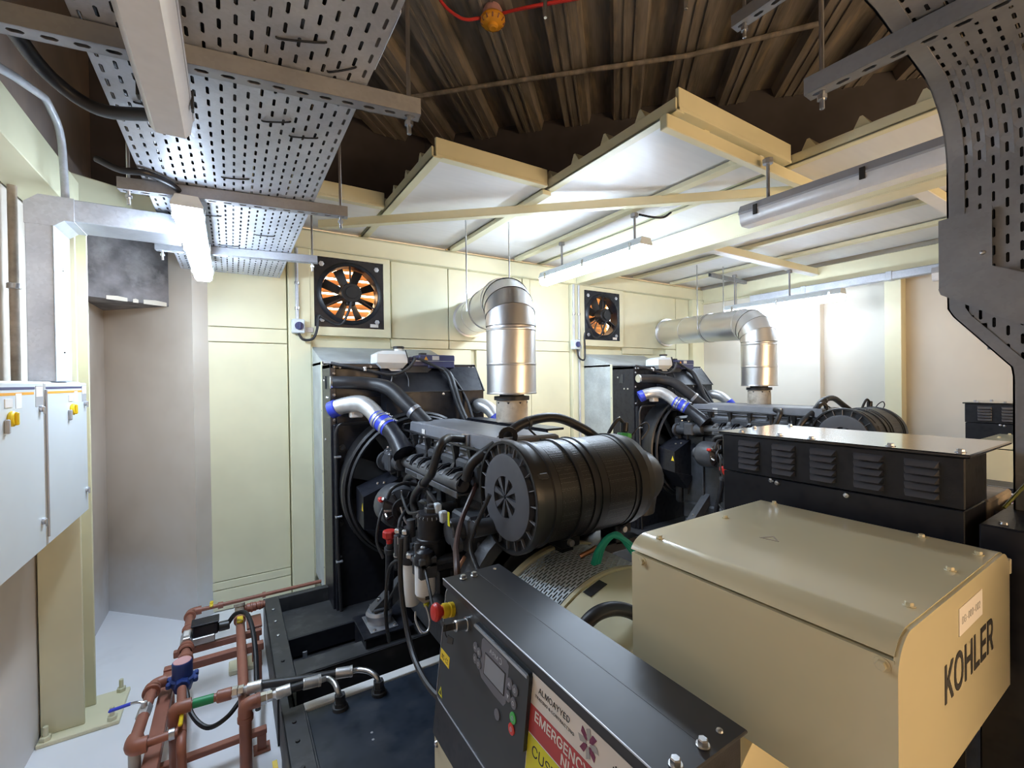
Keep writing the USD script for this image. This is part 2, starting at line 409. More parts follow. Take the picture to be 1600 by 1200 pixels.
# back wall: dark backing sheet, cream frame and panels with open joints
MOD = 2.907
hole1, hole2 = sbox(.60, 2.18, 1.14, 2.74), sbox(.60 + MOD, 2.18, 1.14 + MOD, 2.74)
wb = obj('wall_back', prism(sbox(-.26, 0, 5.80, 2.98).difference(hole1).difference(hole2), (0, 4.09, 0), (1, 0, 0), (0, 0, 1), .06), CREAM2, kind=S, label='cream sheet metal wall behind the generators')
def wpart(name, x0, x1, z0, z1, y=4.0, b=.003, m=CREAM):
    obj(name, bx(x0, x1, y, 4.03, z0, z1, b), m, wb)
wpart('stile', -.26, -.158, 0, 2.8, 3.985)
for k in range(2):
    o = k * MOD
    if k: wpart('stile', 2.655, 2.745, 0, 2.8, 3.99)
    wpart('panel', -.152 + o, .384 + o, .006, .158)
    wpart('rail', -.152 + o, .384 + o, .163, .221, 3.998)
    wpart('panel', -.152 + o, .384 + o, .226, 2.018)
    wpart('rail', -.152 + o, .384 + o, 2.023, 2.133, 3.998)
    wpart('panel', -.152 + o, .384 + o, 2.138, 2.795)
    wpart('post', .392 + o, .556 + o, 0, 2.80, 3.95, .006)
    wpart('panel', .562 + o, 1.222 + o, .006, 2.06)
    wpart('panel', 1.236 + o, (1.788 if k == 0 else 2.60) + o if k == 0 else 5.16, 2.10, 2.795)
    wpart('panel', 1.228 + o, 2.03 + o if k == 0 else 4.94, .006, 2.01)
    wpart('rail', 1.228 + o, 1.788 + o, 2.016, 2.094, 3.998)
    if k == 0:
        wpart('panel', 1.796, 2.648, 2.10, 2.795)
        wpart('panel', 2.09, 2.648, .006, 2.01)
        wpart('rail', 1.796, 2.648, 2.016, 2.094, 3.998)
    else:
        wpart('panel', 5.17, 5.44, .006, 2.795)
        wpart('panel', 4.95, 5.16, .006, 2.09)
        wpart('stile', 5.45, 5.70, 0, 2.8, 3.94)
obj('header', bx(-.30, 5.72, 3.955, 4.03, 2.80, 2.945, .006), CREAM, wb)
obj('header', bx(-.30, 5.72, 3.93, 4.03, 2.79, 2.80, .002), CREAM2, wb)
obj('closing_sheet', bx(-.95, 5.95, 4.16, 4.2, 2.90, 4.1), DARKW, wb)  # added dark sheet, blocks sky light leaking in over the wall

# upper ceiling: ribbed deck that runs at 45 degrees, ending on a dark beam
D1, D2 = nrm(A(1, 1, 0)), nrm(A(1, -1, 0))
ZD = 4.0
prof, x = [], -6.0
P0 = .43
while x < 6.5:
    prof += [(x, 0), (x + .21, 0), (x + .235, .085), (x + P0 - .025, .085)]
    x += P0
prof2 = prof + [(x, 0), (x, .14), (-6.0, .14)]
deck = obj('ceiling', prism(prof2, D1 * 4.18 + A(0, 0, ZD), D2, (0, 0, 1), 9.5), DECK, kind=S, label='dark dirty ribbed deck high overhead')
# prism extrudes along ex x ey = D2 x Z = -D1 : from the end beam back over the room
for i in range(16):
    for q in (.07, .14):
        s = -6.0 + P0 * (7 + i) + q
        obj('stiffener', bar(D1 * 4.1 + D2 * s + A(0, 0, ZD - .004), D1 * -2.0 + D2 * s + A(0, 0, ZD - .004), .016, .012), DECK, deck)
obj('end_beam', bar(D1 * 4.16 - D2 * 5.2 + A(0, 0, 3.57), D1 * 4.16 + D2 * 5.5 + A(0, 0, 3.57), .12, 1.04, .01), DARKW, deck)
obj('closing_sheet', bx(-2.2, 7.2, -4.2, 5.4, 4.16, 4.2), DARKW, deck)
obj('closing_sheet', [bx(-2.2, -.95, -3.25, -3.2, 0, 4.2), bx(5.95, 7.2, -3.25, -3.2, 0, 4.2)], DARKW, deck)

# ----------------------------------------------------------------- lower roof: stepped white sandwich panels on cream steel
def roof_panel(x0, x1, y0, label, y1=4.12, z=3.0, joints=(), near_h=.11):
    p = thing('roof_panel', label, 'roof panel', (x0, y0, z), group='stepped roof panels')
    ys = np.linspace(y0 + .03, y1, 2)
    xs = [x0 + .012] + list(joints) + [x1 - .004]
    for a, b in zip(xs, xs[1:]):
        obj('soffit_sheet', bx(a + .004, b - .004, y0 + .028, y1, z, z + .05, .002), ROOFW, p)
    # ribbed top sheet: ribs run along x, so the side edge shows their profile
    pts, y = [(y0 + .01, .052)], y0 + .02
    while y < y1 - .27:
        pts += [(y, .056), (y + .175, .056), (y + .212, .118), (y + .226, .118), (y + .258, .056)]
        y += .265
    pts += [(y1, .056), (y1, .051), (y0 + .01, .051)]
    obj('ribbed_sheet', prism(pts, (x0, 0, z), (0, 1, 0), (0, 0, 1), x1 - x0), CREAM, p)
    obj('edge_flashing', [bx(x0 + .006, x1, y0, y0 + .022, z + .012, z + near_h, .003), bx(x0 + .006, x1, y0 - .004, y0 + .05, z - .004, z + .012, .002)], CREAM, p, label='cream edge flashing')
    obj('side_trim', [bx(x0 - .02, x0 + .045, y0, y1, z - .010, z - .001, .002), bx(x0 - .02, x0 - .008, y0, y1, z - .010, z + .052, .002)], CREAM, p)
    return p
roof_panel(-.10, .985, 3.32, 'short white roof panel nearest the left corner, above the left fan', joints=())
roof_panel(1.01, 1.815, 2.41, 'white roof panel whose pointed ribbed edge rises left of the exhaust elbow')
rp = roof_panel(1.845, 2.90, 1.40, 'largest white roof panel in the middle with a tan edge beam under its near end', joints=(2.56,))
obj('edge_beam', [bx(1.80, 3.34, 1.43, 1.475, 2.915, 2.985, .004)], CREAM, rp)
obj('wedge', prism([(0, 0), (.05, 0), (.05, .045)], (2.62, 1.44, 2.985), (1, 0, 0), (0, 0, 1), -.03), WHITE, rp)
obj('wedge', prism([(0, 0), (.05, 0), (.05, .045)], (2.10, 1.44, 2.985), (1, 0, 0), (0, 0, 1), -.03), CREAM, rp)
roof_panel(2.93, 5.72, .55, 'wide white roof panel at the right, partly behind the right cable tray', joints=(3.62, 4.32, 5.02))

def purlin(x, y0, label, y1=3.95, w=.07, m=CREAM):
    obj('roof_purlin', bx(x - w / 2, x + w / 2, y0, y1, 2.955, 2.988, .003), m, label=label, cat='roof purlin', group='thin cream purlins under the roof panels')
purlin(1.83, 2.44, 'thin cream purlin under the joint above the exhaust elbow')
purlin(2.56, 1.48, 'thin cream purlin just left of the main roof beam')
purlin(4.32, .60, 'thin cream purlin right of the main beam, left one of two')
purlin(5.02, .60, 'thin cream purlin farthest right, above the lit right lamp')
mb = thing('roof_beam', 'deep cream steel main beam running to the back wall between the two lit lamps', 'beam', (3.45, 2.2, 2.8))
obj('web', bx(3.43, 3.445, .3, 3.95, 2.808, 2.985, .002), CREAM, mb)
obj('bottom_flange', bx(3.36, 3.52, .3, 3.95, 2.795, 2.808, .003), CREAM, mb)
obj('top_flange', bx(3.36, 3.52, .3, 3.95, 2.975, 2.988, .003), CREAM, mb)
obj('side_plate', bx(3.365, 3.372, .3, 3.95, 2.805, 2.98, .002), CREAM, mb)
obj('roof_purlin', bx(3.60, 3.70, .60, 3.60, 2.93, 2.985, .003), WHITE, label='white strip beside the main beam on its right', cat='roof purlin')
rb = thing('roof_beam', 'cream edge beam along the top of the right wall', 'beam', (5.75, 2.0, 2.74))
obj('web', bx(5.70, 5.80, .0, 3.955, 2.755, 2.95, .005), CREAM, rb)
obj('bottom_flange', bx(5.66, 5.80, .0, 3.955, 2.74, 2.754, .003), CREAM, rb)
br = thing('roof_brace', 'long cream angle brace crossing diagonally under the roof panels', 'brace', (1.9, 2.7, 2.9))
b0, b1 = A(.60, 3.74, 2.905), A(3.30, 1.43, 2.905)
obj('flat_leg', bar(b0, b1, .055, .006), CREAM, br)
obj('upright_leg', bar(b0 + A(-.014, -.018, .03), b1 + A(-.014, -.018, .03), .006, .055), CREAM, br)
tb = thing('cross_beam', 'tan cross beam spanning between main beam and right wall beam near the lit lamp', 'beam', (4.5, 2.5, 2.86))
obj('web', bx(3.53, 5.69, 2.47, 2.525, 2.865, 2.935, .004), CREAM, tb)
obj('bottom_flange', bx(3.53, 5.69, 2.46, 2.54, 2.855, 2.864, .002), WHITE, tb)
tb = thing('cross_beam', 'tan cross beam at the right edge beside the cable tray', 'beam', (4.5, 1.0, 2.86))
obj('web', bx(3.53, 5.69, 1.0, 1.055, 2.865, 2.935, .004), CREAM, tb)
obj('bottom_flange', bx(3.53, 5.69, .99, 1.07, 2.855, 2.864, .002), WHITE, tb)
lb = thing('wall_beam', 'cream steel beam running above the left wall toward the column', 'beam', (-.73, 1.5, 2.56))
obj('web', bx(-.80, -.66, -3.0, 3.18, 2.566, 2.765, .005), CREAM2, lb)
obj('bottom_flange', bx(-.80, -.64, -3.0, 3.18, 2.555, 2.565, .002), CREAM2, lb)
obj('wall_beam', bar(A(-.78, 3.26, 2.76), A(.10, 3.80, 2.76), .09, .16, .005), CREAM2, label='short cream beam between the column head and the back wall', cat='beam')
post = thing('wall_post', 'cream steel post standing against the right wall', 'column', (5.74, 1.78, 0))
obj('flange', bx(5.655, 5.668, 1.715, 1.85, 0, 2.735, .002), CREAM, post)
obj('web', bx(5.668, 5.798, 1.72, 1.735, 0, 2.735, .002), CREAM, post)
gt = thing('wall_trunking', 'grey trunking running high along the right wall', 'cable trunking', (5.65, 1.8, 2.7))
obj('body', bx(5.57, 5.65, .3, 3.2, 2.655, 2.735, .006), GALV, gt)
for y in (2.55, 1.76, .9):
    obj('joint_cover', bx(5.565, 5.652, y, y + .05, 2.65, 2.74, .003), GALV, gt)

# ----------------------------------------------------------------- steel column with base plate at the left
col = thing('steel_column', 'cream steel column on a bolted base plate against the left wall', 'column', (-.72, 3.05, 0))
obj('front_flange', bx(-.802, -.645, 3.02, 3.034, .02, 2.56, .003), CREAM2, col)
obj('web', bx(-.735, -.722, 3.034, 3.17, .02, 2.56, .002), CREAM2, col)
obj('rear_flange', bx(-.802, -.632, 3.17, 3.184, .02, 2.56, .003), CREAM2, col)
obj('base_plate', bx(-.805, -.505, 2.96, 3.26, 0, .02, .003), CREAM, col)
for x, y in ((-.775, 2.985), (-.535, 2.985), (-.54, 3.235)):
    obj('anchor_bolt', [cyl((x, y, .02), (x, y, .085), .010, 12), lathe([(0, 0), (.021, 0), (.021, .018), (.018, .021), (0, .021)], (x, y, .02), (0, 0, 1), 6)], CREAM2, col)
# ================================================================= fans, isolators, conduits on the back wall
def axial_fan(o, label, louvre_gap):
    cx, cz = .868 + o, 2.458
    t = thing('extractor_fan', label, 'fan', (cx, 4.0, cz), group='square extractor fans in the back wall')
    fr = Polygon([(-.33, -.36), (.345, -.36), (.345, .375), (-.33, .375)]).difference(sbox(-.285, -.29, .285, .29))
    obj('mounting_frame', prism(fr, (cx, 4.03, cz), (1, 0, 0), (0, 0, 1), .07), CREAM, t)
    plate = sbox(-.283, -.288, .283, .288).difference(Point(0, 0).buffer(.232, quad_segs=16))
    obj('fan_plate', prism(plate, (cx, 3.975, cz), (1, 0, 0), (0, 0, 1), .012), BLACK, t)
    obj('inlet_ring', lathe([(.268, 0), (.255, .018), (.236, .026), (.230, .02), (.230, -.10), (.236, -.10), (.240, 0), (.268, 0)], (cx, 3.965, cz), (0, -1, 0), 40), BLACK, t)
    obj('motor', [cyl((cx, 3.90, cz), (cx, 4.02, cz), .082, 24, .006), cyl((cx, 3.885, cz), (cx, 3.90, cz), .05, 20), bx(cx - .035, cx + .035, 3.93, 4.0, cz - .10, cz - .04, .006)], FANBLK, t)
    for a in range(3):
        an = math.radians(90 + 120 * a)
        obj('motor_arm', bar((cx + .06 * math.cos(an), 3.95, cz + .06 * math.sin(an)), (cx + .25 * math.cos(an), 3.958, cz + .25 * math.sin(an)), .016, .01), BLACK, t)
    for k in range(8):
        a = math.radians(22.5 + k * 45)
        e, s = A(math.cos(a), 0, math.sin(a)), A(-math.sin(a), 0, math.cos(a))
        c0 = A(cx, 4.03, cz)
        tw0, tw1 = s * .024 + A(0, .03, 0), s * .036 + A(0, .02, 0)
        p = [c0 + e * .055 - tw0, c0 + e * .055 + tw0, c0 + e * .222 - tw1, c0 + e * .222 + tw1]
        n = A(0, .003, 0)
        obj('blade', hull([q + n for q in p] + [q - n for q in p]), FANBLK, t)
    for sx in (-1, 1):
        for sz in (-1, 1):
            obj('fixing_lug', lathe([(0, 0), (.022, 0), (.022, .006), (.012, .010), (0, .010)], (cx + sx * .225, 3.963, cz + sz * .23), (0, -1, 0), 6), GALV, t)
    obj('rating_plate', bx(cx + .165, cx + .235, 3.960, 3.963, cz - .276, cz - .248, .001), OFFW, t)
    for k in range(9):
        z = cz - .27 + k * .066
        obj('louvre_blade', bar((cx - .27, 4.17, z), (cx + .27, 4.17, z), .075, .004, up=(0, -math.sin(louvre_gap), math.cos(louvre_gap))), LOUVRE, t)
    return t
axial_fan(0, 'black square extractor fan at the left with bright daylight between its louvres', .80)
axial_fan(MOD, 'black square extractor fan at the right, its louvres mostly closed', 1.24)

def isolator(x, z, label, cable, right=False):
    t = thing('isolator_switch', label, 'switch', (x, 3.94, z), group='grey isolator switches beside the fans')
    obj('box', bx(x - .045, x + .045, 3.88, 3.95, z - .055, z + .055, .006), PANELG, t)
    obj('knob', [cyl((x + .005, 3.88, z), (x + .005, 3.868, z), .032, 20), bx(x - .004, x + .014, 3.848, 3.87, z - .028, z + .028, .003)], NAVY, t)
    obj('bracket', bx(x + .046, x + .115, 3.945, 3.95, z - .04, z + .0, .001), GALV, t)
    obj('fan_cable', tube(cable, .010, 10), RUBBER, t)
isolator(.455, 2.155, 'grey isolator switch with dark knob left of the left fan', [(.455, 3.90, 2.10), (.49, 3.90, 2.05), (.56, 3.90, 2.06), (.595, 3.91, 2.14), (.61, 3.93, 2.25), (.66, 3.94, 2.23), (.78, 3.93, 2.19), (.84, 3.90, 2.30), (.86, 3.89, 2.38)])
isolator(3.31, 2.10, 'grey isolator switch with hanging cable loop left of the right fan', [(3.32, 3.90, 2.05), (3.33, 3.88, 1.95), (3.40, 3.87, 1.93), (3.42, 3.88, 2.05), (3.42, 3.88, 2.22), (3.50, 3.89, 2.28), (3.60, 3.93, 2.20), (3.70, 3.92, 2.22), (3.76, 3.89, 2.38)])
def conduit(pts, r, label, rad=.06, group=None, straps=(), m=GALV):
    t = thing('conduit', label, 'conduit', pts[0], group=group)
    obj('pipe', pipe(pts, r, rad, 12), m, t)
    for s in straps:
        obj('saddle', cyl(A(*s) - A(0, 0, .012), A(*s) + A(0, 0, .012), r * 1.45, 14, .002), STEEL, t)
conduit([(.452, 3.925, 2.215), (.452, 3.925, 2.78)], .0125, 'thin upright conduit rising from the left isolator switch', straps=[(.452, 3.925, 2.30), (.452, 3.925, 2.50)])
conduit([(3.30, 3.925, 2.16), (3.30, 3.925, 2.78)], .0125, 'left one of the two upright conduits at the right isolator switch', straps=[(3.30, 3.925, 2.45)])
conduit([(3.375, 3.925, .4), (3.375, 3.925, 2.78)], .0125, 'right one of the two upright conduits at the right isolator switch', straps=[(3.375, 3.925, 2.45)])
conduit([(-.60, 1.6, 2.55), (-.60, 2.15, 2.74), (-.60, 2.45, 2.83), (-.60, 2.64, 2.80), (-.60, 2.67, 2.62), (-.60, 2.69, 2.45)], .014, 'bent grey conduit curving down over the trunking at the upper left', rad=.12)
conduit([(-.775, 2.73, 1.72), (-.775, 2.73, 2.555)], .016, 'upright brown conduit on the left wall above the enclosures', straps=[(-.775, 2.73, 2.13)], m=LAGGING)

# ================================================================= galvanised trunking elbow above the left enclosures
tr = thing('cable_trunking', 'galvanised trunking rising from the left enclosures and turning right to the tray', 'cable trunking', (-.6, 2.6, 1.72))
obj('riser', bx(-.692, -.609, 2.55, 2.75, 1.722, 2.37, .003), GALV, tr)
obj('elbow', prism([(-.694, 2.36), (-.607, 2.36), (-.575, 2.386), (-.545, 2.386), (-.545, 2.482), (-.652, 2.482), (-.694, 2.445)], (0, 2.752, 0), (1, 0, 0), (0, 0, 1), .204), GALV, tr)
obj('branch', bx(-.548, -.20, 2.552, 2.748, 2.388, 2.480, .003), GALV, tr)
obj('side_cover', bx(-.609, -.606, 2.545, 2.755, 1.725, 2.36, .001), PANELG, tr)
for z in (1.85, 2.2):
    obj('screw', lathe([(0, 0), (.007, 0), (.005, .004), (0, .005)], (-.606, 2.65, z), (1, 0, 0), 12), STEEL, tr)

# ================================================================= wall enclosures at the left
def enclosure(y0, y1, label, knob_y, paper):
    t = thing('wall_enclosure', label, 'electrical enclosure', (-.7, (y0 + y1) / 2, 1.1), group='pale grey wall enclosures')
    X = -.60
    obj('body', bx(-.808, X - .022, y0, y1, 1.095, 1.722, .004), PANELG, t)
    obj('door', bx(X - .018, X, y0 + .004, y1 - .003, 1.099, 1.717, .004), PANELG, t)
    obj('stripe', bx(X, X + .0006, y0 + .01, y1 - .06 if paper else y1 - .09, 1.692, 1.701, .0002), NAVY, t)
    obj('stripe', bx(X, X + .0006, y0 + .01, y1 - .07 if paper else y1 - .10, 1.674, 1.683, .0002), ORANGE, t)
    obj('label_sticker', bx(X, X + .0008, y1 - .085, y1 - .012, 1.628, 1.705, .0002), GREYP, t)
    obj('label_sticker', bx(X, X + .0014, y1 - .082, y1 - .015, 1.665, 1.702, .0002), OFFW, t)
    k = obj('rotary_handle', [cyl((X, knob_y, 1.60), (X + .014, knob_y, 1.60), .025, 22, .004), bx(X + .012, X + .022, knob_y - .006, knob_y + .006, 1.579, 1.621, .004)], YELLOW, t, label='yellow rotary handle')
    obj('handle_shadow', bx(X, X + .012, knob_y - .044, knob_y - .028, 1.555, 1.60, .003), GREYP, k)  # grey slab stands in for the shadow beside the handle
    obj('name_tag', bx(X, X + .002, knob_y - .036, knob_y + .022, 1.636, 1.664, .0006), OFFW, t)
    obj('paper_note', bx(X, X + .0008, knob_y + .05, knob_y + .10, 1.63, 1.68, .0002), WHITE, t)
    for z in (1.62, 1.205):
        obj('door_lock', [cyl((X, y1 - .042, z), (X + .010, y1 - .042, z), .013, 16), bx(X + .009, X + .014, y1 - .047, y1 - .037, z - .02, z + .008, .002)], SILVER, t)
    obj('hinge_pin', cyl((X + .002, y0 + .006, 1.13), (X + .002, y0 + .006, 1.69), .004, 8), GREYP, t)
    return t
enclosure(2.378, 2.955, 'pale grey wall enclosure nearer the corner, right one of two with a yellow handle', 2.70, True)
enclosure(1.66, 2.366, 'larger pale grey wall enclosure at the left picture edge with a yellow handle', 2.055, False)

# ================================================================= cable trays and struts
def slot_bar(path_o, along, side, length, label, w=.041, h=.041, pitch=.055, name='strut_channel', cat='strut channel', group=None, extra=None):
    """slotted steel channel: a slotted base (below) and two plain sides"""
    t = thing(name, label, cat, path_o, group=group)
    o, a, s = A(*path_o), nrm(along), nrm(side)
    n = int(length / pitch); L = n * pitch
    mp = lambda q: o + q[:, 1:2] * a + (q[:, 0:1] - w / 2) * s + q[:, 2:3] * A(0, 0, 1)
    obj('slotted_base', slot_sheet(1, n, w, pitch, .013, .030, .0025, mp, False), GALVD, t, smooth=False)
    m = []
    for sg in (-1, 1):
        c = o + s * sg * (w / 2 - .0013) + A(0, 0, h / 2)
        m.append(bar(c, c + a * L, .0025, h, .0008))
        c2 = o + s * sg * (w / 2 - .006) + A(0, 0, h - .0013)
        m.append(bar(c2, c2 + a * L, .012, .0025, .0008))
    obj('side_walls', m, GALVD, t)
    return t, L
def rod_on(t, p, z1, nut=True, name='threaded_rod'):
    obj(name, cyl((p[0], p[1], p[2]), (p[0], p[1], z1), .006, 10), STEEL, t)
    if nut:
        for z in (p[2] + .025,):
            obj('nut', lathe([(0, 0), (.012, 0), (.012, .011), (0, .011)], (p[0], p[1], z), (0, 0, 1), 6), STEEL, t)
GS = 'struts carrying the left cable tray'
dS = nrm(A(1, -.16, 0)); sS = nrm(A(.16, 1, 0))
for (x, y, L, lab) in ((-.62, 1.395, 1.10, 'slotted strut under the left tray, nearest the camera, beside the unlit lamp'),
                       (-.355, 2.255, .86, 'slotted strut under the left tray just behind the lit lamp top'),
                       (-.345, 3.16, .84, 'farthest slotted strut under the left tray, below the middle of the lit lamp')):
    t, LL = slot_bar((x, y, 2.452), dS, sS, L, lab, w=.041, h=.045, group=GS)
    e = A(x, y, 2.40) + dS * (LL - .03)
    rod_on(t, e, 3.98)
    e = A(x, y, 2.40) + dS * .03
    rod_on(t, e, 3.98)
    LOC[t] = LOC[t]

TX0, TY1 = -.28, 3.80
lt = thing('cable_tray', 'wide perforated cable tray running overhead at the left to the back wall', 'cable tray', (.02, 2.2, 2.5))
nrow = 50
mp = lambda q: np.stack([TX0 + q[:, 0], TY1 - q[:, 1], 2.5 + q[:, 2]], 1)
obj('perforated_base', slot_sheet(19, nrow, .6 / 19, .063, .0078, .036, .0015, mp, True), TRAYM, lt, smooth=False)
ye = TY1 - nrow * .063
for sx, xx in ((-1, TX0), (1, TX0 + .6)):
    obj('side_flange', [bx(xx - .001, xx + .001, ye, TY1, 2.5, 2.55, .0004), bx(xx - (.012 if sx < 0 else 0), xx + (0 if sx < 0 else .012), ye, TY1, 2.549, 2.551, .0004)], TRAYM, lt)
obj('splice_plate', bx(TX0 + .602, TX0 + .605, .95, 1.16, 2.502, 2.55, .001), GALV, lt)
for k in range(4):
    obj('splice_bolt', hexbolt((TX0 + .605, .975 + k * .055, 2.526), (1, 0, 0), .006, .005), STEEL, lt)
cbl = thing('power_cables', 'black power cables lying in the left cable tray, seen through its slots', 'cable', (0, 2.2, 2.52))
for k in range(13):
    x = TX0 + .035 + k * .0442
    obj('cable', tube([(x, TY1 - .02, 2.524), (x + .004, 2.8, 2.5225), (x - .003, 1.9, 2.524), (x, ye + .02, 2.5235)], .021, 8, 5), RUBBER, cbl)
# cable ties and slots joined by ties seen on the underside
for k, (x, y, dx, dy) in enumerate(((-.22, 1.63, .10, .03), (.09, 1.55, .075, .035), (.17, 1.60, .08, .03), (-.02, 2.05, .09, .03), (-.13, 2.55, .10, .02), (.12, 2.75, .09, .02), (.10, 1.16, .10, .04), (.22, 1.22, .06, .05), (-.05, 3.05, .10, .02), (.20, 2.2, .05, .03))):
    obj('cable_tie', tube([(x, y, 2.503), (x + .004, y, 2.497), (x + dx * .5, y - dy * .5, 2.4955), (x + dx - .004, y - dy, 2.497), (x + dx, y - dy, 2.503)], .0028, 6, 3), PLASTIC, lt)

# right tray: flat overhead, bends down in front of the right wall, steps sideways and drops to the louvred cabinet
rt = thing('cable_tray', 'perforated cable tray at the right that bends down to the black cabinet', 'cable tray', (1.8, .15, 1.35))
XB, ZB, RB = 1.80, 2.50, .20
L1, L2 = XB - RB - .62, RB * math.pi / 2
def rpath(s):
    s = np.asarray(s, float)
    x = np.where(s < L1, .62 + s, np.where(s < L1 + L2, XB - RB + RB * np.sin((s - L1) / RB), XB))
    z = np.where(s < L1, ZB, np.where(s < L1 + L2, ZB - RB + RB * np.cos((s - L1) / RB), ZB - RB - (s - L1 - L2)))
    nx = np.where(s < L1, 0, np.where(s < L1 + L2, np.sin((s - L1) / RB), 1.0))
    nz = np.where(s < L1, 1.0, np.where(s < L1 + L2, np.cos((s - L1) / RB), 0.0))
    return x, z, nx, nz
def shift(z):
    return -.13 * np.clip((1.885 - z) / .17, 0, 1)
def rmap(q, sheared=True):
    x, z, nx, nz = rpath(q[:, 1])
    y = .435 - q[:, 0] + (shift(z) if sheared else 0) + (np.clip((x - 1.2) / .5, 0, 1) - 1) * .03
    return np.stack([x + nx * q[:, 2], y, z + nz * q[:, 2]], 1)
RW, NR = 24, 46
obj('perforated_base', slot_sheet(RW, NR, .0265, .05, .0068, .028, .0015, lambda q: rmap(q, False), True, lambda u, v: u > .016 - float(shift(rpath(v)[1])) * 1.0 or float(shift(rpath(v)[1])) > -.001), GALVD, rt, smooth=False)
def edge_strip(u0, u1, d0, d1, name):
    s = np.arange(0, NR * .05 + .001, .025)
    q = np.vstack([np.c_[np.full(len(s), u), s, np.full(len(s), d)] for u, d in ((u0, d0), (u1, d0), (u1, d1), (u0, d1))])
    V = rmap(q); n = len(s); F = []
    for e in range(4):
        for i in range(n - 1):
            a, b = e * n + i, ((e + 1) % 4) * n + i
            F += [(a, b, b + 1), (a, b + 1, a + 1)]
    obj(name, (V, np.array(F)), GALVD, rt)
edge_strip(-.002, .002, -.004, .055, 'side_flange')
edge_strip(-.002, .036, -.004, -.001, 'edge_plate')
edge_strip(RW * .0265 - .002, RW * .0265 + .002, -.004, .055, 'side_flange')
obj('cover_plate', prism([(-.342, 2.165), (-.452, 2.155), (-.452, 1.955), (-.342, 1.998)], (1.785, 0, 0), (0, -1, 0), (0, 0, 1), .003), GALVD, rt, label='plain cover plate')
obj('cover_plate', prism([(-.340, 1.998), (-.450, 1.952), (-.445, 1.935), (-.335, 1.86), (-.23, 1.80), (-.05, 1.80), (-.05, 1.93), (-.25, 1.95)], (1.772, 0, 0), (0, -1, 0), (0, 0, 1), .003), GALVD, rt, label='plain slanting cover plate')
for y, z in ((.36, 2.04), (.40, 1.945)):
    obj('screw', lathe([(0, 0), (.007, 0), (.005, .004), (0, .005)], (1.782, y, z), (-1, 0, 0), 12), STEEL, rt)
obj('earth_cable', tube([(1.74, .10, 1.62), (1.75, .22, 1.50), (1.72, .27, 1.42), (1.66, .30, 1.36)], .004, 8), DULLGREEN, rt, label='yellow green earth cable')
dR = nrm(A(.03, -1, 0)); sR = nrm(A(1, .03, 0))
t, LL = slot_bar((1.33, .60, 2.452), dR, sR, 1.05, 'slotted strut under the right cable tray, hung on a rod at its left end', h=.045)
rod_on(t, (1.332, .565, 2.405), 2.95)
t, LL = slot_bar((1.49, .90, 2.90), dR, sR, 1.05, 'upper slotted strut at the top edge left of the right tray')
rod_on(t, (1.491, .865, 2.85), 3.98)
t, LL = slot_bar((1.62, .62, 2.93), dR, sR, .9, 'short upper bracket strut holding the rod of the lower right strut')
rod_on(t, (1.62, .58, 2.89), 3.98)
t, LL = slot_bar((4.86, 3.27, 2.915), (1, .06, 0), (-.06, 1, 0), .84, 'short strut under the roof above the right lit lamp')
rod_on(t, (5.50, 3.33, 2.60), 2.915)
for (x, y) in ((1.274, 1.694), (1.802, 1.32)):
    t = thing('threaded_rod', 'left one of two short rods hanging from the deck near the sounder' if x < 1.5 else 'right one of two short rods hanging from the deck near the top edge', 'rod', (x, y, 3.4))
    obj('rod', cyl((x, y, 3.4), (x, y, 3.99), .009, 10), STEEL, t)
    obj('nut', lathe([(0, 0), (.018, 0), (.018, .014), (0, .014)], (x, y, 3.52), (0, 0, 1), 6), STEEL, t)

# the power cables that fill the right tray
cbn = thing('power_cables', 'black power cables lying in the right cable tray, seen through its slots', 'cable', (1.8, .15, 1.35))
sv = np.r_[np.linspace(.02, NR * .05 - .25, 40)]
for k in range(15):
    u0 = .022 + k * .0415
    obj('cable', tube(rmap(np.c_[np.full(len(sv), u0), sv, np.full(len(sv), .024)]), .0195, 8, smooth=False), RUBBER, cbn)

# flexible conduits at the left tray
obj('flexible_conduit', tube([(-.60, .9, 2.62), (-.46, 1.25, 2.56), (-.42, 1.46, 2.53), (-.385, 1.60, 2.50), (-.30, 1.64, 2.46), (-.17, 1.56, 2.44)], .017, 12), FLEX, label='black flexible conduit curving to the unlit lamp at the upper left', cat='flexible conduit')
obj('flexible_conduit', tube([(-.40, 2.16, 2.52), (-.33, 2.13, 2.485), (-.25, 2.12, 2.485), (-.17, 2.20, 2.475), (-.14, 2.34, 2.44)], .012, 12), FLEX, label='black flexible conduit curving down to the lit lamp under the left tray', cat='flexible conduit')

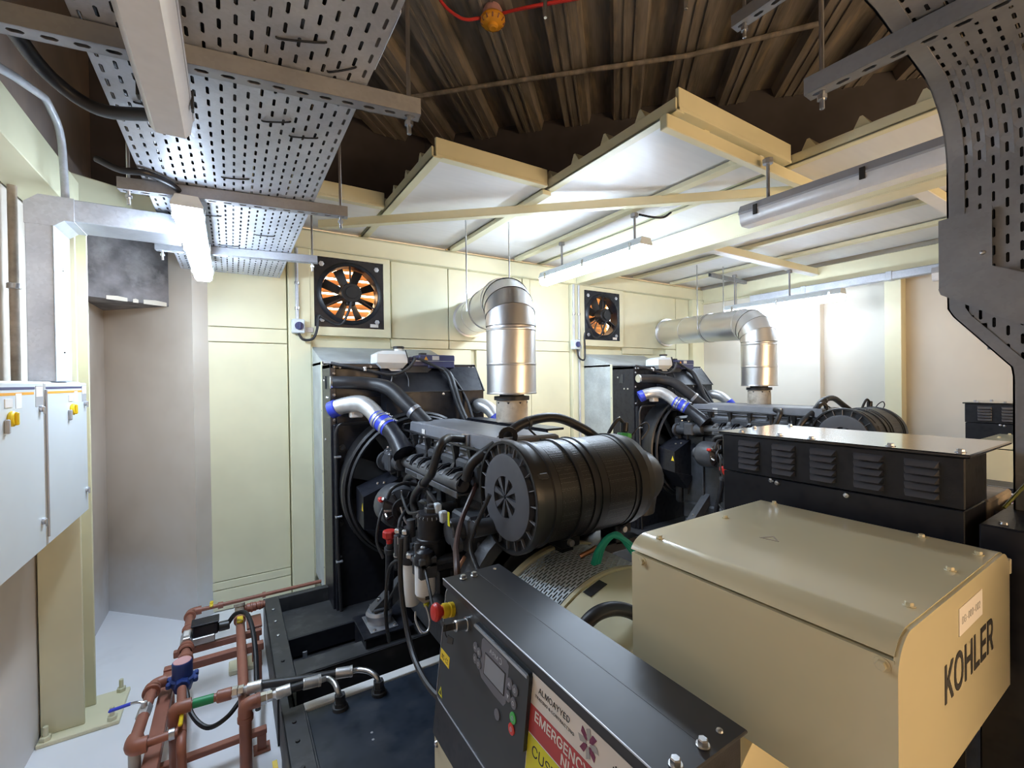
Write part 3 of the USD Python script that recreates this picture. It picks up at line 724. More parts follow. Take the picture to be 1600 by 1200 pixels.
# ================================================================= batten lamps
def batten(x, y0, y1, z, label, lit, group, w=.095, drops=(), clips=3, shift_x=0.0):
    t = thing('batten_lamp', label, 'lamp', (x, (y0 + y1) / 2, z), group=group)
    def sec(pts, m, name, a=y0, b=y1):
        return obj(name, prism(pts, (x, b, z), (1, 0, 0), (0, 0, 1), b - a), m, t)
    h, e = w / 2, w / .098
    d = sec([(-h * .62, 0), (h * .62, 0), (h * .86, .014 * e), (h * .97, .05 * e), (-h * .97, .05 * e), (-h * .86, .014 * e)], LIT[lit] if lit else LENS, 'diffuser', y0 + .004, y1 - .004)
    sec([(-h, .05 * e), (h, .05 * e), (h * 1.04, .058 * e), (h * .72, .092 * e), (-h * .72, .092 * e), (-h * 1.04, .058 * e)], HOUSING if not lit else PANELG, 'housing')
    for k in range(clips * 2):
        yy = y0 + .1 + (y1 - y0 - .2) * (k // 2) / max(1, clips - 1)
        sg = -1 if k % 2 else 1
        obj('clip', bx(x + sg * h * 1.0, x + sg * (h * 1.0 + .006), yy - .012, yy + .012, z + .03 * e, z + .075 * e, .002), PLASTIC if not lit else STEEL, t)
    if not lit:
        obj('tube', cyl((x, y0 + .03, z + .03), (x, y1 - .03, z + .03), .013, 12), WHITE, t)
    for (dy, zt) in drops:
        obj('drop_rod', cyl((x, dy, z + .09 * e), (x, dy, zt), .009, 12), GALVD, t)
        obj('ceiling_box', cyl((x, dy, zt - .02), (x, dy, zt + .01), .028, 8, .003), GALVD, t)
    return t
batten(-.125, .24, 1.475, 2.356, 'unlit clear batten lamp under the left tray near the top left corner', False, 'unlit batten lamps', w=.10)
batten(-.14, 2.19, 3.45, 2.356, 'lit batten lamp under the left tray, above the left enclosure corner', 'l', 'lit batten lamps', w=.105)
batten(2.575, 2.24, 3.50, 2.615, 'lit batten lamp hanging in the middle, left of the second fan', 'm', 'lit batten lamps', w=.125, drops=((3.22, 2.95), (2.35, 2.93)))
batten(2.60, .30, 1.52, 2.59, 'unlit batten lamp hanging at the upper right with dark clips', False, 'unlit batten lamps', w=.125, drops=((1.38, 2.93), (.5, 2.93)))
batten(5.12, 2.00, 3.22, 2.45, 'lit batten lamp at the right in front of the white wall', 'r', 'lit batten lamps', w=.125, drops=((2.50, 2.84), (3.12, 2.92)))
batten(5.30, .35, 1.38, 2.53, 'unlit batten lamp end at the far right beside the cable tray', False, 'unlit batten lamps', w=.125, drops=((.8, 2.84),))
obj('lamp_cable', tube([(2.60, 2.33, 2.93), (2.66, 2.26, 2.90), (2.74, 2.22, 2.90), (2.80, 2.20, 2.94)], .008, 8), FLEX, label='short dark cable loop above the middle lit lamp', cat='cable')

# sounder, red cable, ceiling pipe
so = thing('sounder', 'orange fire alarm sounder hanging from the dark deck', 'alarm sounder', (1.40, 2.40, 3.90))
SX, SY, SZ = 1.40, 2.40, 3.90
obj('base', lathe([(0, .10), (.050, .10), (.062, .075), (.064, .048), (0, .048)], (SX, SY, SZ), (0, 0, 1), 28), PINK, so)
obj('dome', lathe([(0, -.028), (.020, -.028), (.029, -.022), (.033, -.008), (.060, -.002), (.075, .012), (.077, .030), (.066, .046), (0, .048)], (SX, SY, SZ), (0, 0, 1), 28), ORANGE, so)
for k in range(12):
    a = 2 * math.pi * k / 12
    obj('vent', bar((SX + .062 * math.cos(a), SY + .062 * math.sin(a), SZ - .001), (SX + .077 * math.cos(a), SY + .077 * math.sin(a), SZ + .018), .009, .006, up=(-math.cos(a), -math.sin(a), .6)), BROWN, so)
rc = thing('red_cable', 'red fire alarm cable looping past the orange sounder', 'cable', (1.3, 2.3, 3.9))
obj('cable', tube([(.90, 2.20, 3.96), (1.044, 2.408, 3.92), (1.21, 2.457, 3.90), (1.33, 2.43, 3.93), (1.405, 2.39, 3.95), (1.541, 2.187, 3.92), (1.82, 1.939, 3.93), (2.2, 1.6, 3.95)], .009, 8), RED, rc)
obj('cable', tube([(1.42, 2.40, 3.97), (1.56, 2.22, 3.945), (1.83, 1.98, 3.955), (2.2, 1.65, 3.97)], .008, 8), RED, rc)
conduit([(.9, 3.70, 3.93), (1.80, 2.83, 3.93), (2.72, 1.96, 3.93), (3.15, 1.33, 3.90)], .017, 'dark dusty conduit running across under the ribbed deck', rad=.2, m=DECK)

# ================================================================= exhaust stacks
def exhaust(o, label):
    cx, cy, r = 1.545, 2.47, .160
    t = thing('exhaust_duct', label, 'exhaust duct', (cx, cy, 1.55), group='aluminium clad exhaust ducts')
    Z0 = 1.615
    for a, b in ((Z0, 1.80), (1.80, 2.02), (2.02, 2.05)):
        obj('cladding', lathe([(r - .004, 0), (r + .002, .0), (r + .003, .006), (r, .012), (r, b - a - .004), (r - .003, b - a), (r - .02, b - a)], (cx, cy, a), (0, 0, 1), 36), FOIL, t)
    obj('bottom_rim', lathe([(.10, .008), (r + .001, .008), (r + .001, 0), (.10, 0), (.10, .008)], (cx, cy, Z0), (0, 0, 1), 36), FOIL, t)
    # gored elbow from upright to the back, leaning right
    h = nrm(A(.48, 1.53, .075)); R = .19; cz0 = 2.05
    prev = None; N = 4
    for k in range(N):
        rings = []
        for s in (0, 1):
            a = (k + s) / N * math.pi / 2
            c = A(cx, cy, cz0) + h * R * (1 - math.cos(a)) + A(0, 0, 1) * R * math.sin(a)
            d = A(0, 0, 1) * math.cos(a) + h * math.sin(a)
            rr = r + (.004 if s == 0 else .0)
            sd = nrm(np.cross(h, A(0, 0, 1))); up = np.cross(d, sd)
            ang = np.linspace(0, 2 * math.pi, 36, endpoint=False)
            rings.append(c + rr * (np.cos(ang)[:, None] * sd + np.sin(ang)[:, None] * up))
        n = 36; V = np.vstack(rings); F = []
        for j in range(n):
            p, q = j, (j + 1) % n
            F += [(p, q, q + n), (p, q + n, p + n)]
        obj('elbow_gore', (V, np.array(F)), FOIL, t)
    c0 = A(cx, cy, cz0) + h * R + A(0, 0, R)
    L = (4.03 - c0[1]) / h[1]
    obj('cladding', lathe([(r - .004, 0), (r + .003, 0), (r, .01), (r, L * .62), (r + .004, L * .62), (r + .004, L * .64), (r, L * .64), (r, L), (r - .02, L)], c0, h, 36), FOIL, t)
    obj('wall_flange', lathe([(r - .01, 0), (r + .02, 0), (r + .02, .015), (r - .01, .015)], c0 + h * (L * .93), h, 36), FOIL, t)
    obj('flange', [cyl((cx, cy, 1.575), (cx, cy, 1.600), .115, 28), cyl((cx, cy, 1.600), (cx, cy, 1.615), .08, 20), *[hexbolt((cx + .095 * math.cos(a), cy + .095 * math.sin(a), 1.565), (0, 0, -1), .009, .01) for a in np.linspace(0, 2 * math.pi, 8, endpoint=False)]], BLACKD, t)
    obj('riser', lathe([(.09, 0), (.098, .004), (.105, .05), (.104, .15), (.100, .20), (.06, .20)], (cx, cy, 1.375), (0, 0, 1), 28), STAINED, t, label='bare stained riser pipe')
    for (f, sg) in ((.35, -1), (.35, 1)):
        q = c0 + h * (L * f); sd = nrm(np.cross(h, A(0, 0, 1)))
        e = q + sd * (r + .015) * sg * -1
        obj('hanger_rod', cyl((e[0], e[1], q[2] - .02), (e[0], e[1], 2.985), .006, 10), STEEL, t)
    q = c0 + h * (L * .35)
    obj('hanger_clamp', [lathe([(r + .001, 0), (r + .006, 0), (r + .006, .03), (r + .001, .03)], q - h * .015, h, 36)], STEEL, t)
    return t
E1 = exhaust(0, 'aluminium clad exhaust duct rising from the near generator to the back wall')
copy_of(E1, (MOD, 0, 0), 'aluminium clad exhaust duct of the far generator in front of the white right wall')
# ================================================================= brown pipe rack on the floor at the left
ZP = .30          # height of the pipe centres
pk = thing('pipe_rack', 'red-brown painted steel pipe frame standing on the floor left of the near generator', 'pipe rack', (-.1, 2.6, 0))
obj('rail', bx(-.315, -.262, 1.95, 2.88, .205, .245, .003), BROWN, pk)
obj('rail', bx(-.315, -.262, 1.95, 2.88, .20, .205, .001), BROWN, pk)
obj('cross_bar', bx(-.315, .13, 2.86, 2.90, .215, .255, .003), BROWN, pk)
obj('cross_bar', bx(-.29, .13, 3.03, 3.06, .215, .25, .003), BROWN, pk)
obj('cross_bar', bx(-.30, .115, 2.37, 2.405, .075, .10, .003), BROWN, pk)
obj('end_plate', bx(.055, .135, 3.10, 3.26, .23, .245, .003), BROWN, pk)
for x, y in ((-.29, 2.84), (.10, 3.13), (-.29, 2.0), (.10, 2.88)):
    obj('leg', [bx(x - .02, x + .02, y - .02, y + .02, .006, .215, .002), bx(x - .032, x + .032, y - .032, y + .032, 0, .008, .001)], BROWN, pk)
obj('leg', [bx(.075, .112, 2.37, 2.405, .006, .078, .002), bx(.06, .128, 2.355, 2.42, 0, .008, .001)], BROWN, pk)
obj('floor_pad', bx(-.04, .13, 3.08, 3.2, 0, .03, .006), CREAM, pk)

def fitting(p, d, r, l=.035):
    p, d = A(*p), nrm(d)
    return lathe([(r * .8, -l), (r, -l + .004), (r, -.006), (r * 1.12, -.004), (r * 1.12, .004), (r, .006), (r, l - .004), (r * .8, l)], p, d, 18)
P1 = thing('water_supply_pipe', 'red-brown pipe with a blue meter and elbows along the left side of the rack', 'pipe', (-.23, 2.7, ZP))
xs = -.228
obj('run', cyl((.545, 3.592, .222), (-.215, 3.58, .222), .013, 14), BROWN, P1)
obj('run', cyl((-.249, 3.53, .222), (-.226, 2.93, ZP), .0215, 18), BROWN, P1)
obj('run', cyl((-.226, 2.95, ZP), (-.222, 2.72, ZP), .0215, 18), BROWN, P1)
obj('run', cyl((-.216, 2.56, ZP), (-.195, 2.26, ZP - .02), .018, 18), BROWN, P1)
obj('elbow', [tube([(-.19, 3.58, .222), (-.23, 3.577, .222), (-.248, 3.555, .224), (-.247, 3.50, .229)], .026, 14), ring((-.247, 3.505, .228), (-.246, 3.485, .231), .032, .02)], BROWN, P1)
obj('union', fitting((-.237, 3.25, .257), (0.04, -1, .12), .029, .03), BROWN, P1)
obj('union', fitting((-.226, 2.93, ZP), (0.02, -1, 0), .033, .03), BROWN, P1)
obj('union', fitting((-.222, 2.81, ZP), (0.02, -1, 0), .032, .045), BROWN, P1)
obj('solenoid_body', [cyl((-.231, 3.10, ZP), (-.229, 3.00, ZP), .030, 6, .004), bx(-.215, -.10, 3.01, 3.09, ZP - .035, ZP + .005, .004)], ALU, P1)
obj('valve_tag', bx(-.243, -.219, 3.02, 3.075, ZP + .026, ZP + .031, .001), OFFW, P1)
obj('solenoid_coil', [bx(-.205, -.085, 3.02, 3.10, ZP - .002, ZP + .065, .006), bx(-.21, -.08, 3.015, 3.105, ZP + .064, ZP + .072, .002)], BLACK, P1)
obj('plug', [cyl((-.085, 3.05, ZP + .02), (-.03, 3.05, ZP + .02), .026, 16, .004)], PLASTIC, P1)
obj('water_meter', [lathe([(0, -.05), (.034, -.05), (.040, -.03), (.050, -.012), (.052, .010), (.041, .016), (.041, .082), (.038, .088), (0, .088)], (-.219, 2.64, ZP), (0, 0, 1), 28), *[bx(-.219 + sx * .052 - .010, -.219 + sx * .052 + .010, 2.64 + sy * .024 - .014, 2.64 + sy * .024 + .014, ZP - .012, ZP + .012, .005) for sx in (-1, 1) for sy in (-1, 1)], cyl((-.222, 2.72, ZP), (-.216, 2.57, ZP), .03, 8, .004)], BLUEV, P1, label='dark blue water meter')
obj('meter_face', cyl((-.219, 2.64, ZP + .087), (-.219, 2.64, ZP + .0905), .036, 28, .001), PINK, P1)
obj('yellow_handle', bx(-.205, -.190, 2.25, 2.335, ZP + .016, ZP + .028, .004), YELLOW, P1)
obj('yellow_handle', [bx(-.145, -.125, 3.54, 3.62, .238, .250, .004), cyl((-.135, 3.58, .23), (-.135, 3.58, .255), .010, 10)], YELLOW, P1)
obj('union', [ring((-.10, 3.58, .222), (-.07, 3.58, .222), .021, .012), ring((.16, 3.585, .222), (.18, 3.585, .222), .020, .012)], BROWN, P1)
obj('drop', pipe([(-.195, 2.28, ZP - .02), (-.192, 2.20, ZP - .03), (-.185, 2.18, .02)], .017, .05), BROWN, P1)

P2 = thing('fuel_pipe', 'thick red-brown straight pipe with a yellow valve handle, right one along the rack', 'pipe', (.02, 2.7, ZP))
obj('run', cyl((.022, 3.10, ZP), (.026, 2.24, ZP), .0225, 20), BROWN, P2)
obj('strainer', [cyl((.021, 3.27, ZP), (.022, 3.10, ZP), .024, 18), lathe([(0, .05), (.030, .05), (.030, .035), (.026, .03), (.026, -.03), (0, -.03)], (.021, 3.22, ZP), (.0, .35, 1), 20)], LAGGING, P2)
obj('yellow_handle', bx(.005, .037, 3.02, 3.09, ZP + .022, ZP + .036, .006), YELLOW, P2)
obj('branch', [cyl((.021, 3.25, ZP), (.16, 3.255, ZP), .020, 16), fitting((.085, 3.253, ZP), (1, 0, 0), .027, .028), fitting((.13, 3.254, ZP), (1, 0, 0), .024, .02)], BROWN, P2)
obj('flange_ring', [ring((.02, 3.13, ZP), (.02, 3.10, ZP), .031, .02)], BROWN, P2)
obj('drop', cyl((.026, 2.24, ZP), (.026, 2.24, 0), .0215, 18), BROWN, P2)

P3 = thing('bypass_pipe', 'red-brown bypass pipe loop with a blue lever valve at the far left', 'pipe', (-.33, 2.45, ZP))
obj('run', cyl((-.30, 2.675, ZP), (-.215, 2.69, ZP), .0155, 16), BROWN, P3)
obj('elbow', [tube([(-.285, 2.676, ZP), (-.318, 2.668, ZP), (-.330, 2.645, ZP), (-.332, 2.605, ZP)], .026, 14), ring((-.332, 2.60, ZP), (-.332, 2.618, ZP), .034, .02), ring((-.331, 2.625, ZP), (-.331, 2.64, ZP), .032, .02)], BROWN, P3)
obj('run', cyl((-.332, 2.60, ZP), (-.345, 2.28, ZP), .0215, 18), BROWN, P3)
obj('valve_body', [cyl((-.337, 2.50, ZP), (-.34, 2.43, ZP), .026, 6, .004), cyl((-.338, 2.465, ZP), (-.338, 2.465, ZP + .045), .011, 12)], ALU, P3)
obj('valve_stem', tube([(-.338, 2.465, ZP + .04), (-.36, 2.475, ZP + .045), (-.385, 2.49, ZP + .04)], .006, 8), STEEL, P3)
obj('lever', bar((-.385, 2.49, ZP + .04), (-.46, 2.50, ZP + .03), .016, .010, .003), BLUE, P3, label='blue valve lever')
obj('elbow', [tube([(-.345, 2.30, ZP), (-.347, 2.265, ZP), (-.335, 2.245, ZP), (-.30, 2.243, ZP)], .029, 14)], BROWN, P3)
obj('run', cyl((-.31, 2.244, ZP), (-.205, 2.25, ZP), .0155, 16), BROWN, P3)
obj('union', ring((-.235, 2.248, ZP), (-.215, 2.249, ZP), .021, .012), SILVER, P3)
obj('stand', cyl((-.342, 2.255, ZP - .02), (-.342, 2.255, 0), .02, 14), GREYP, P3)

ZH = .345
P4 = thing('return_pipe', 'red-brown upright return pipe with green tape near its elbow', 'pipe', (-.22, 2.36, 0))
obj('upright', cyl((-.222, 2.335, 0), (-.222, 2.335, ZH - .03), .0225, 18), BROWN, P4)
obj('elbow', [tube([(-.222, 2.335, ZH - .055), (-.221, 2.335, ZH - .012), (-.205, 2.335, ZH), (-.165, 2.334, ZH)], .027, 14)], BROWN, P4)
obj('run', cyl((-.175, 2.334, ZH), (-.06, 2.325, ZH), .0165, 16), BROWN, P4)
obj('tape', [ring((-.160, 2.3335, ZH), (-.085, 2.327, ZH), .0185, .016)], GREENT, P4)
obj('coupling', cyl((-.075, 2.326, ZH), (-.018, 2.321, ZH), .025, 18, .004), BROWN, P4)
P5 = thing('feed_pipe', 'red-brown upright feed pipe with elbow below the nearer steel hose', 'pipe', (.03, 2.235, 0))
obj('upright', cyl((.028, 2.21, 0), (.028, 2.21, ZH - .035), .0235, 18), BROWN, P5)
obj('elbow', [tube([(.028, 2.21, ZH - .065), (.029, 2.21, ZH - .02), (.042, 2.21, ZH - .005), (.078, 2.211, ZH - .003)], .0275, 14), ring((.028, 2.21, ZH - .07), (.028, 2.21, ZH - .05), .030, .02), ring((.07, 2.211, ZH - .003), (.085, 2.211, ZH - .003), .029, .02)], BROWN, P5)

def fuel_hose(pts, end, label, x0):
    t = thing('fuel_hose', label, 'hose', pts[0], group='crimped fuel hoses to the base tank')
    a, b = A(*pts[0]), A(*pts[-1])
    d0, d1 = nrm(A(*pts[1]) - a), nrm(b - A(*pts[-2]))
    obj('hex_coupling', [lathe([(0, 0), (.024, 0), (.024, .022), (0, .022)], a, d0, 6), lathe([(0, .024), (.021, .024), (.021, .045), (0, .045)], a, d0, 6)], STEEL, t)
    obj('crimp_sleeve', lathe([(0, .045), (.014, .045), (.017, .058), (.0235, .06), (.0235, .115), (.02, .118), (0, .118)], a, d0, 20), ALU, t)
    obj('hose', tube([a + d0 * .10] + [A(*p) for p in pts[1:-1]] + [b - d1 * .05], .0175, 14), RUBBER, t)
    obj('crimp_sleeve', lathe([(0, -.075), (.0225, -.074), (.0235, -.07), (.0235, -.012), (.025, -.01), (.025, 0), (.017, .002), (0, .002)], b, d1, 20), ALU, t)
    e = A(*end)
    c = b + d1 * (np.linalg.norm((e - b)[:2]))
    obj('bent_fitting', tube([b, b + d1 * .03, (b + d1 * .03) * .45 + A(e[0], e[1], c[2]) * .55 + A(0, 0, .002), A(e[0] - .008, e[1], c[2] - .014), A(e[0], e[1], c[2] - .045), A(e[0], e[1], e[2] + .03)], .0125, 12), STEEL, t)
    obj('tank_nut', [lathe([(0, 0), (.028, 0), (.028, .018), (.0, .018)], e + A(0, 0, .01), (0, 0, 1), 6), lathe([(0, .018), (.024, .018), (.024, .05), (0, .05)], e + A(0, 0, .01), (0, 0, 1), 6), cyl(e - A(0, 0, .012), e + A(0, 0, .012), .034, 20)], BLACKD, t)
fuel_hose([(-.018, 2.321, ZH), (.10, 2.297, ZH + .006), (.25, 2.25, ZH), (.465, 2.20, ZH - .01)], (.565, 2.118, .24), 'longer crimped fuel hose, farther one, arching from the rack to the base tank', 0)
fuel_hose([(.085, 2.211, ZH - .003), (.20, 2.207, ZH), (.28, 2.204, ZH), (.325, 2.203, ZH - .004)], (.392, 2.118, .24), 'shorter crimped fuel hose, nearer one, from the upright pipe to the base tank', 0)
obj('sensor_cable', tube([(-.04, 3.05, ZP + .025), (.0, 3.04, ZP + .075), (.05, 2.98, ZP + .09), (.075, 2.86, ZP + .06), (.085, 2.72, ZP), (.085, 2.6, ZP - .08), (.083, 2.45, ZP - .15)], .012, 10), FLEX, label='black flexible cable looping from the valve coil over the rack', cat='cable')
obj('sensor_cable', tube([(-.20, 2.56, ZP - .01), (-.17, 2.42, ZP - .05), (-.11, 2.33, ZP - .075), (-.04, 2.33, ZP - .06), (.02, 2.37, ZP - .02)], .010, 10), FLEX, label='black flexible cable sagging under the green taped pipe', cat='cable')
dv = thing('drain_valve', 'small drain valve with yellow tag at the side of the base tank', 'valve', (.12, 1.98, .12))
obj('pipe', [cyl((.02, 2.0, .10), (.165, 1.985, .10), .015, 14), ring((.06, 1.996, .10), (.085, 1.993, .10), .022, .012)], BROWN, dv)
obj('body', [cyl((.105, 1.99, .10), (.15, 1.986, .10), .021, 6, .003), cyl((.128, 1.988, .10), (.128, 1.988, .15), .008, 10)], LAGGING, dv)
obj('yellow_lever', bar((.128, 1.988, .15), (.125, 2.06, .165), .018, .005, .001), YELLOW, dv)
# ================================================================= generator set (built once, copied for the second one)
def mesh_mat(name, base, dot, scale, rough=.4):
    """plastic with a fine embossed mesh of dots"""
    N = {'g': ('texture_coordinate', {}), 'v': ('voronoi_texture', {'scale': scale, 'randomness': .25}), 'r': ('rgb_ramp', {'ramp': [(.18, dot), (.32, base)]}),
         'b': ('bump', {'strength': .5, 'distance': .002, 'invert': True}), 'p': ('principled_bsdf', {'roughness': rough})}
    return usdkit.material(stage, '/World/Looks/' + name, N, [('g.object', 'v.vector'), ('v.distance', 'r.fac'), ('r.color', 'p.base_color'), ('v.distance', 'b.height'), ('b.normal', 'p.normal')], surface='p.BSDF')
PERF = mesh_mat('perforated_black_filter_shell', (.017, .017, .018), (.10, .098, .088), 140)

G = thing('generator_set', 'near diesel generator set with cream terminal box, black console and air filter drum', 'generator', (1.1, 1.8, 0), group='diesel generator sets')
def g(name, mesh, m, parent=None, **k): return obj(name, mesh, m, parent or G, **k)

# ---- base frame and tank
sk = g('base_frame', [bx(.158, .250, 2.36, 3.45, .235, .25, .003), bx(.158, .166, 2.36, 3.45, 0, .25, .002), bx(.158, .25, 2.36, 3.45, 0, .012, .002),
                      bx(.163, .254, .2, 2.225, .235, .25, .003), bx(.163, .171, .2, 2.225, 0, .25, .002), bx(.166, .20, 2.20, 2.38, 0, .24, .002)], BLACKD)
g('side_rail', bx(1.96, 2.04, .2, 3.45, 0, .25, .003), BLACKD, sk)
g('end_rail', bx(.25, 1.96, 3.40, 3.45, 0, .25, .003), BLACKD, sk)
g('floor_plate', bx(.25, 1.96, 2.19, 3.40, .03, .045, .002), BLACKD, sk)
g('shelf_plate', bx(.25, 1.96, 2.98, 3.36, .16, .172, .002), BLACKD, sk)
g('shelf_lip', bx(.25, 1.96, 2.965, 2.98, .06, .172, .002), BLACK, sk)
g('cross_beam', [bx(.25, 1.96, 2.455, 2.60, .228, .24, .003), bx(.25, 1.96, 2.455, 2.467, .05, .24, .002)], BLACKD, sk)
g('edge_strip', bx(.254, .95, 2.183, 2.237, .226, .243, .003), WHITE, sk, label='pale bare metal edge strip along the tank')
for y in (2.45, 2.62, 2.9, 3.08, 3.25, 2.0, 1.85, 2.12):
    g('frame_bolt', cyl((.205, y, .249), (.205, y, .256), .009, 10), SILVER if y > 2.4 and y != 2.62 else INK, sk)
for y in (2.75, 2.88):
    g('weld_tab', bx(.33, .355, y, y + .012, .045, .12, .002), SILVER, sk)
tk = g('fuel_tank', [bx(.258, 1.96, .22, 2.18, .02, .236, .006)], TANKM)
g('tank_rail', bx(.252, .262, .22, 2.18, .232, .243, .002), BLACKD, tk)
for x, y in ((.475, 1.90), (.47, 1.86)):
    g('paint_chip', lathe([(0, 0), (.006, 0), (.004, .0012), (0, .0015)], (x, y, .236), (0, 0, 1), 7), GREYP, tk)
pd = g('mount_pedestal', [bx(.60, .86, 2.50, 2.76, .05, .29, .003), bx(.59, .87, 2.49, 2.77, .29, .302, .002)], BLACK)
g('mount_plate', bx(.635, .79, 2.52, 2.73, .302, .308, .002), SILVER, pd)
g('rubber_mount', [lathe([(0, 0), (.068, 0), (.068, .045), (.064, .05), (0, .05)], (.712, 2.635, .308), (0, 0, 1), 28)], GREYP, pd, label='grey rubber engine mount')
g('mount_cup', lathe([(.074, .03), (.076, .05), (.066, .068), (.03, .074), (0, .074)], (.712, 2.635, .308), (0, 0, 1), 28), SILVER, pd)
g('mount_stud', [cyl((.712, 2.635, .38), (.712, 2.635, .44), .011, 12), lathe([(0, 0), (.02, 0), (.02, .018), (0, .018)], (.712, 2.635, .383), (0, 0, 1), 6)], STEEL, pd)
g('engine_foot', [hull([(.66, 2.60, .385), (.78, 2.60, .385), (.66, 2.67, .385), (.78, 2.67, .385), (.70, 2.6, .40), (.95, 2.6, .62), (.95, 2.67, .62), (.70, 2.67, .40), (.95, 2.6, .52), (.95, 2.67, .52)]), bx(.67, .77, 2.58, 2.69, .383, .395)], ENG, pd)
g('bolt', hexbolt((.775, 2.54, .308), (0, 0, 1), .008), STEEL, pd)
g('bolt', hexbolt((.66, 2.54, .308), (0, 0, 1), .008), STEEL, pd)

# ---- radiator
rd = g('radiator', [bx(.561, .60, 3.20, 3.50, .10, 1.83, .004), bx(1.62, 1.66, 3.20, 3.50, .10, 1.83, .004), bx(.60, 1.62, 3.22, 3.48, .12, 1.80, .004), bx(.561, 1.66, 3.20, 3.50, 1.80, 1.832, .004)], BLACK)
g('front_sheet', bx(.60, 1.62, 3.195, 3.22, .14, 1.60, .002), BLACK, rd)
g('edge_upright', bx(.575, .605, 3.165, 3.20, .07, 1.42, .004), BLACK, rd)
g('upper_guard', prism([(3.195, 1.815), (3.06, 1.632), (3.06, 1.36), (3.195, 1.33)], (.90, 0, 0), (0, 1, 0), (0, 0, 1), .755), BLACK, rd)
g('guard_crease', bx(.90, 1.66, 3.052, 3.062, 1.626, 1.634, .001), BLACKD, rd)
g('side_wing', prism([(3.195, 1.815), (3.05, 1.632), (3.045, 1.625), (3.2, 1.60)], (1.655, 0, 0), (0, 1, 0), (0, 0, 1), .006), BLACKD, rd)
g('side_slot', prism([(0, 0), (.06, 0), (.06, .09), (.03, .09)], (.558, 3.40, 1.66), (0, -1, 0), (0, 0, 1), .004), BLACKD, rd)
for x, z in ((.585, 1.81), (.625, 1.808), (.83, 1.812), (.585, 1.765), (.585, 1.62), (.585, 1.45), (.585, 1.05), (1.60, 1.808), (1.635, 1.808), (.61, .52), (.60, .42)):
    g('bolt', lathe([(0, 0), (.011, 0), (.009, .006), (0, .008)], (x, 3.197, z), (0, -1, 0), 10), STEEL, rd)
for x, z in ((.98, 1.60), (1.32, 1.61)):
    g('bolt', lathe([(0, 0), (.012, 0), (.010, .006), (0, .008)], (x, 3.06, z), (0, -1, 0), 10), STEEL, rd)
for y, z in ((3.28, 1.60), (3.33, 1.60), (3.42, 1.72), (3.40, 1.30)):
    g('bolt', lathe([(0, 0), (.011, 0), (.009, .005), (0, .006)], (.561, y, z), (-1, 0, 0), 10), STEEL, rd)
g('drain_hose', pipe([(.80, 3.14, 1.425), (.60, 3.14, 1.425), (.582, 3.15, 1.36), (.585, 3.15, .62), (.60, 3.15, .16)], .011, .06, 10), RUBBER, rd)
for z in (1.20, .80, .50):
    g('hose_clip', bx(.572, .615, 3.135, 3.168, z, z + .014, .003), SILVER, rd)
g('warning_sticker', prism([(0, 0), (.03, 0), (.015, .03)], (.605, 3.164, 1.06), (1, 0, 0), (0, 0, 1), .0008), YELLOW, rd)
# fan ring and fan
FC = A(1.10, 3.02, .985)
fs = g('fan_shroud', [ring((1.10, 3.20, .985), (1.10, 3.06, .985), .50, .48, 48), lathe([(.480, 0), (.495, -.01), (.510, 0), (.510, .035), (.495, .045), (.480, .035), (.480, 0)], (1.10, 3.05, .985), (0, -1, 0), 56)], PLASTIC)
g('ring_rim', lathe([(.468, 0), (.480, .012), (.486, .03), (.474, .04), (.462, .03), (.468, 0)], (1.10, 3.00, .985), (0, -1, 0), 56), RUBBER, fs)
for a in (150, 205):
    an = math.radians(a)
    c = FC + A(.545 * math.cos(an), .17, .545 * math.sin(an))
    g('bolt_washer', [cyl(c, c + A(0, -.008, 0), .026, 18), cyl(c + A(0, -.008, 0), c + A(0, -.022, 0), .013, 12)], BLACKD, fs)
for k in range(9):
    a = 2 * math.pi * k / 9
    e, s = A(math.cos(a), 0, math.sin(a)), A(-math.sin(a), 0, math.cos(a))
    c0 = FC + A(0, .10, 0)
    p = [c0 + e * .10 - s * .05 + A(0, .02, 0), c0 + e * .10 + s * .05 - A(0, .03, 0), c0 + e * .45 - s * .07 + A(0, .03, 0), c0 + e * .45 + s * .07 - A(0, .03, 0)]
    g('fan_blade', hull([q + A(0, .004, 0) for q in p] + [q - A(0, .004, 0) for q in p]), PLASTIC, fs)
g('fan_hub', cyl(FC + A(0, .14, 0), FC + A(0, .02, 0), .11, 24), BLACKD, fs)
bg = g('belt_guard', [hull([(.672, 2.80, 1.00), (.672, 2.80, .80), (.672, 2.985, 1.03), (.672, 2.985, .82), (.93, 2.80, 1.10), (.93, 2.985, 1.12), (.93, 2.80, .72), (.93, 2.985, .72)])], BLACK)
g('bolt', lathe([(0, 0), (.011, 0), (.008, .012), (0, .012)], (.78, 2.87, 1.055), (0, 0, 1), 10), STEEL, bg)
g('bolt', lathe([(0, 0), (.011, 0), (.008, .012), (0, .012)], (.81, 2.83, 1.062), (0, 0, 1), 10), STEEL, bg)
g('warning_sticker', prism([(0, 0), (.035, 0), (.018, .05)], (.6712, 2.84, .91), (0, -1, 0), (0, 0, 1), .0008), YELLOW, bg)
g('guard_tail', hull([(.68, 2.79, .80), (.68, 2.97, .82), (.93, 2.79, .74), (.93, 2.97, .74), (.85, 2.79, .62), (.85, 2.97, .62)]), BLACK, bg)

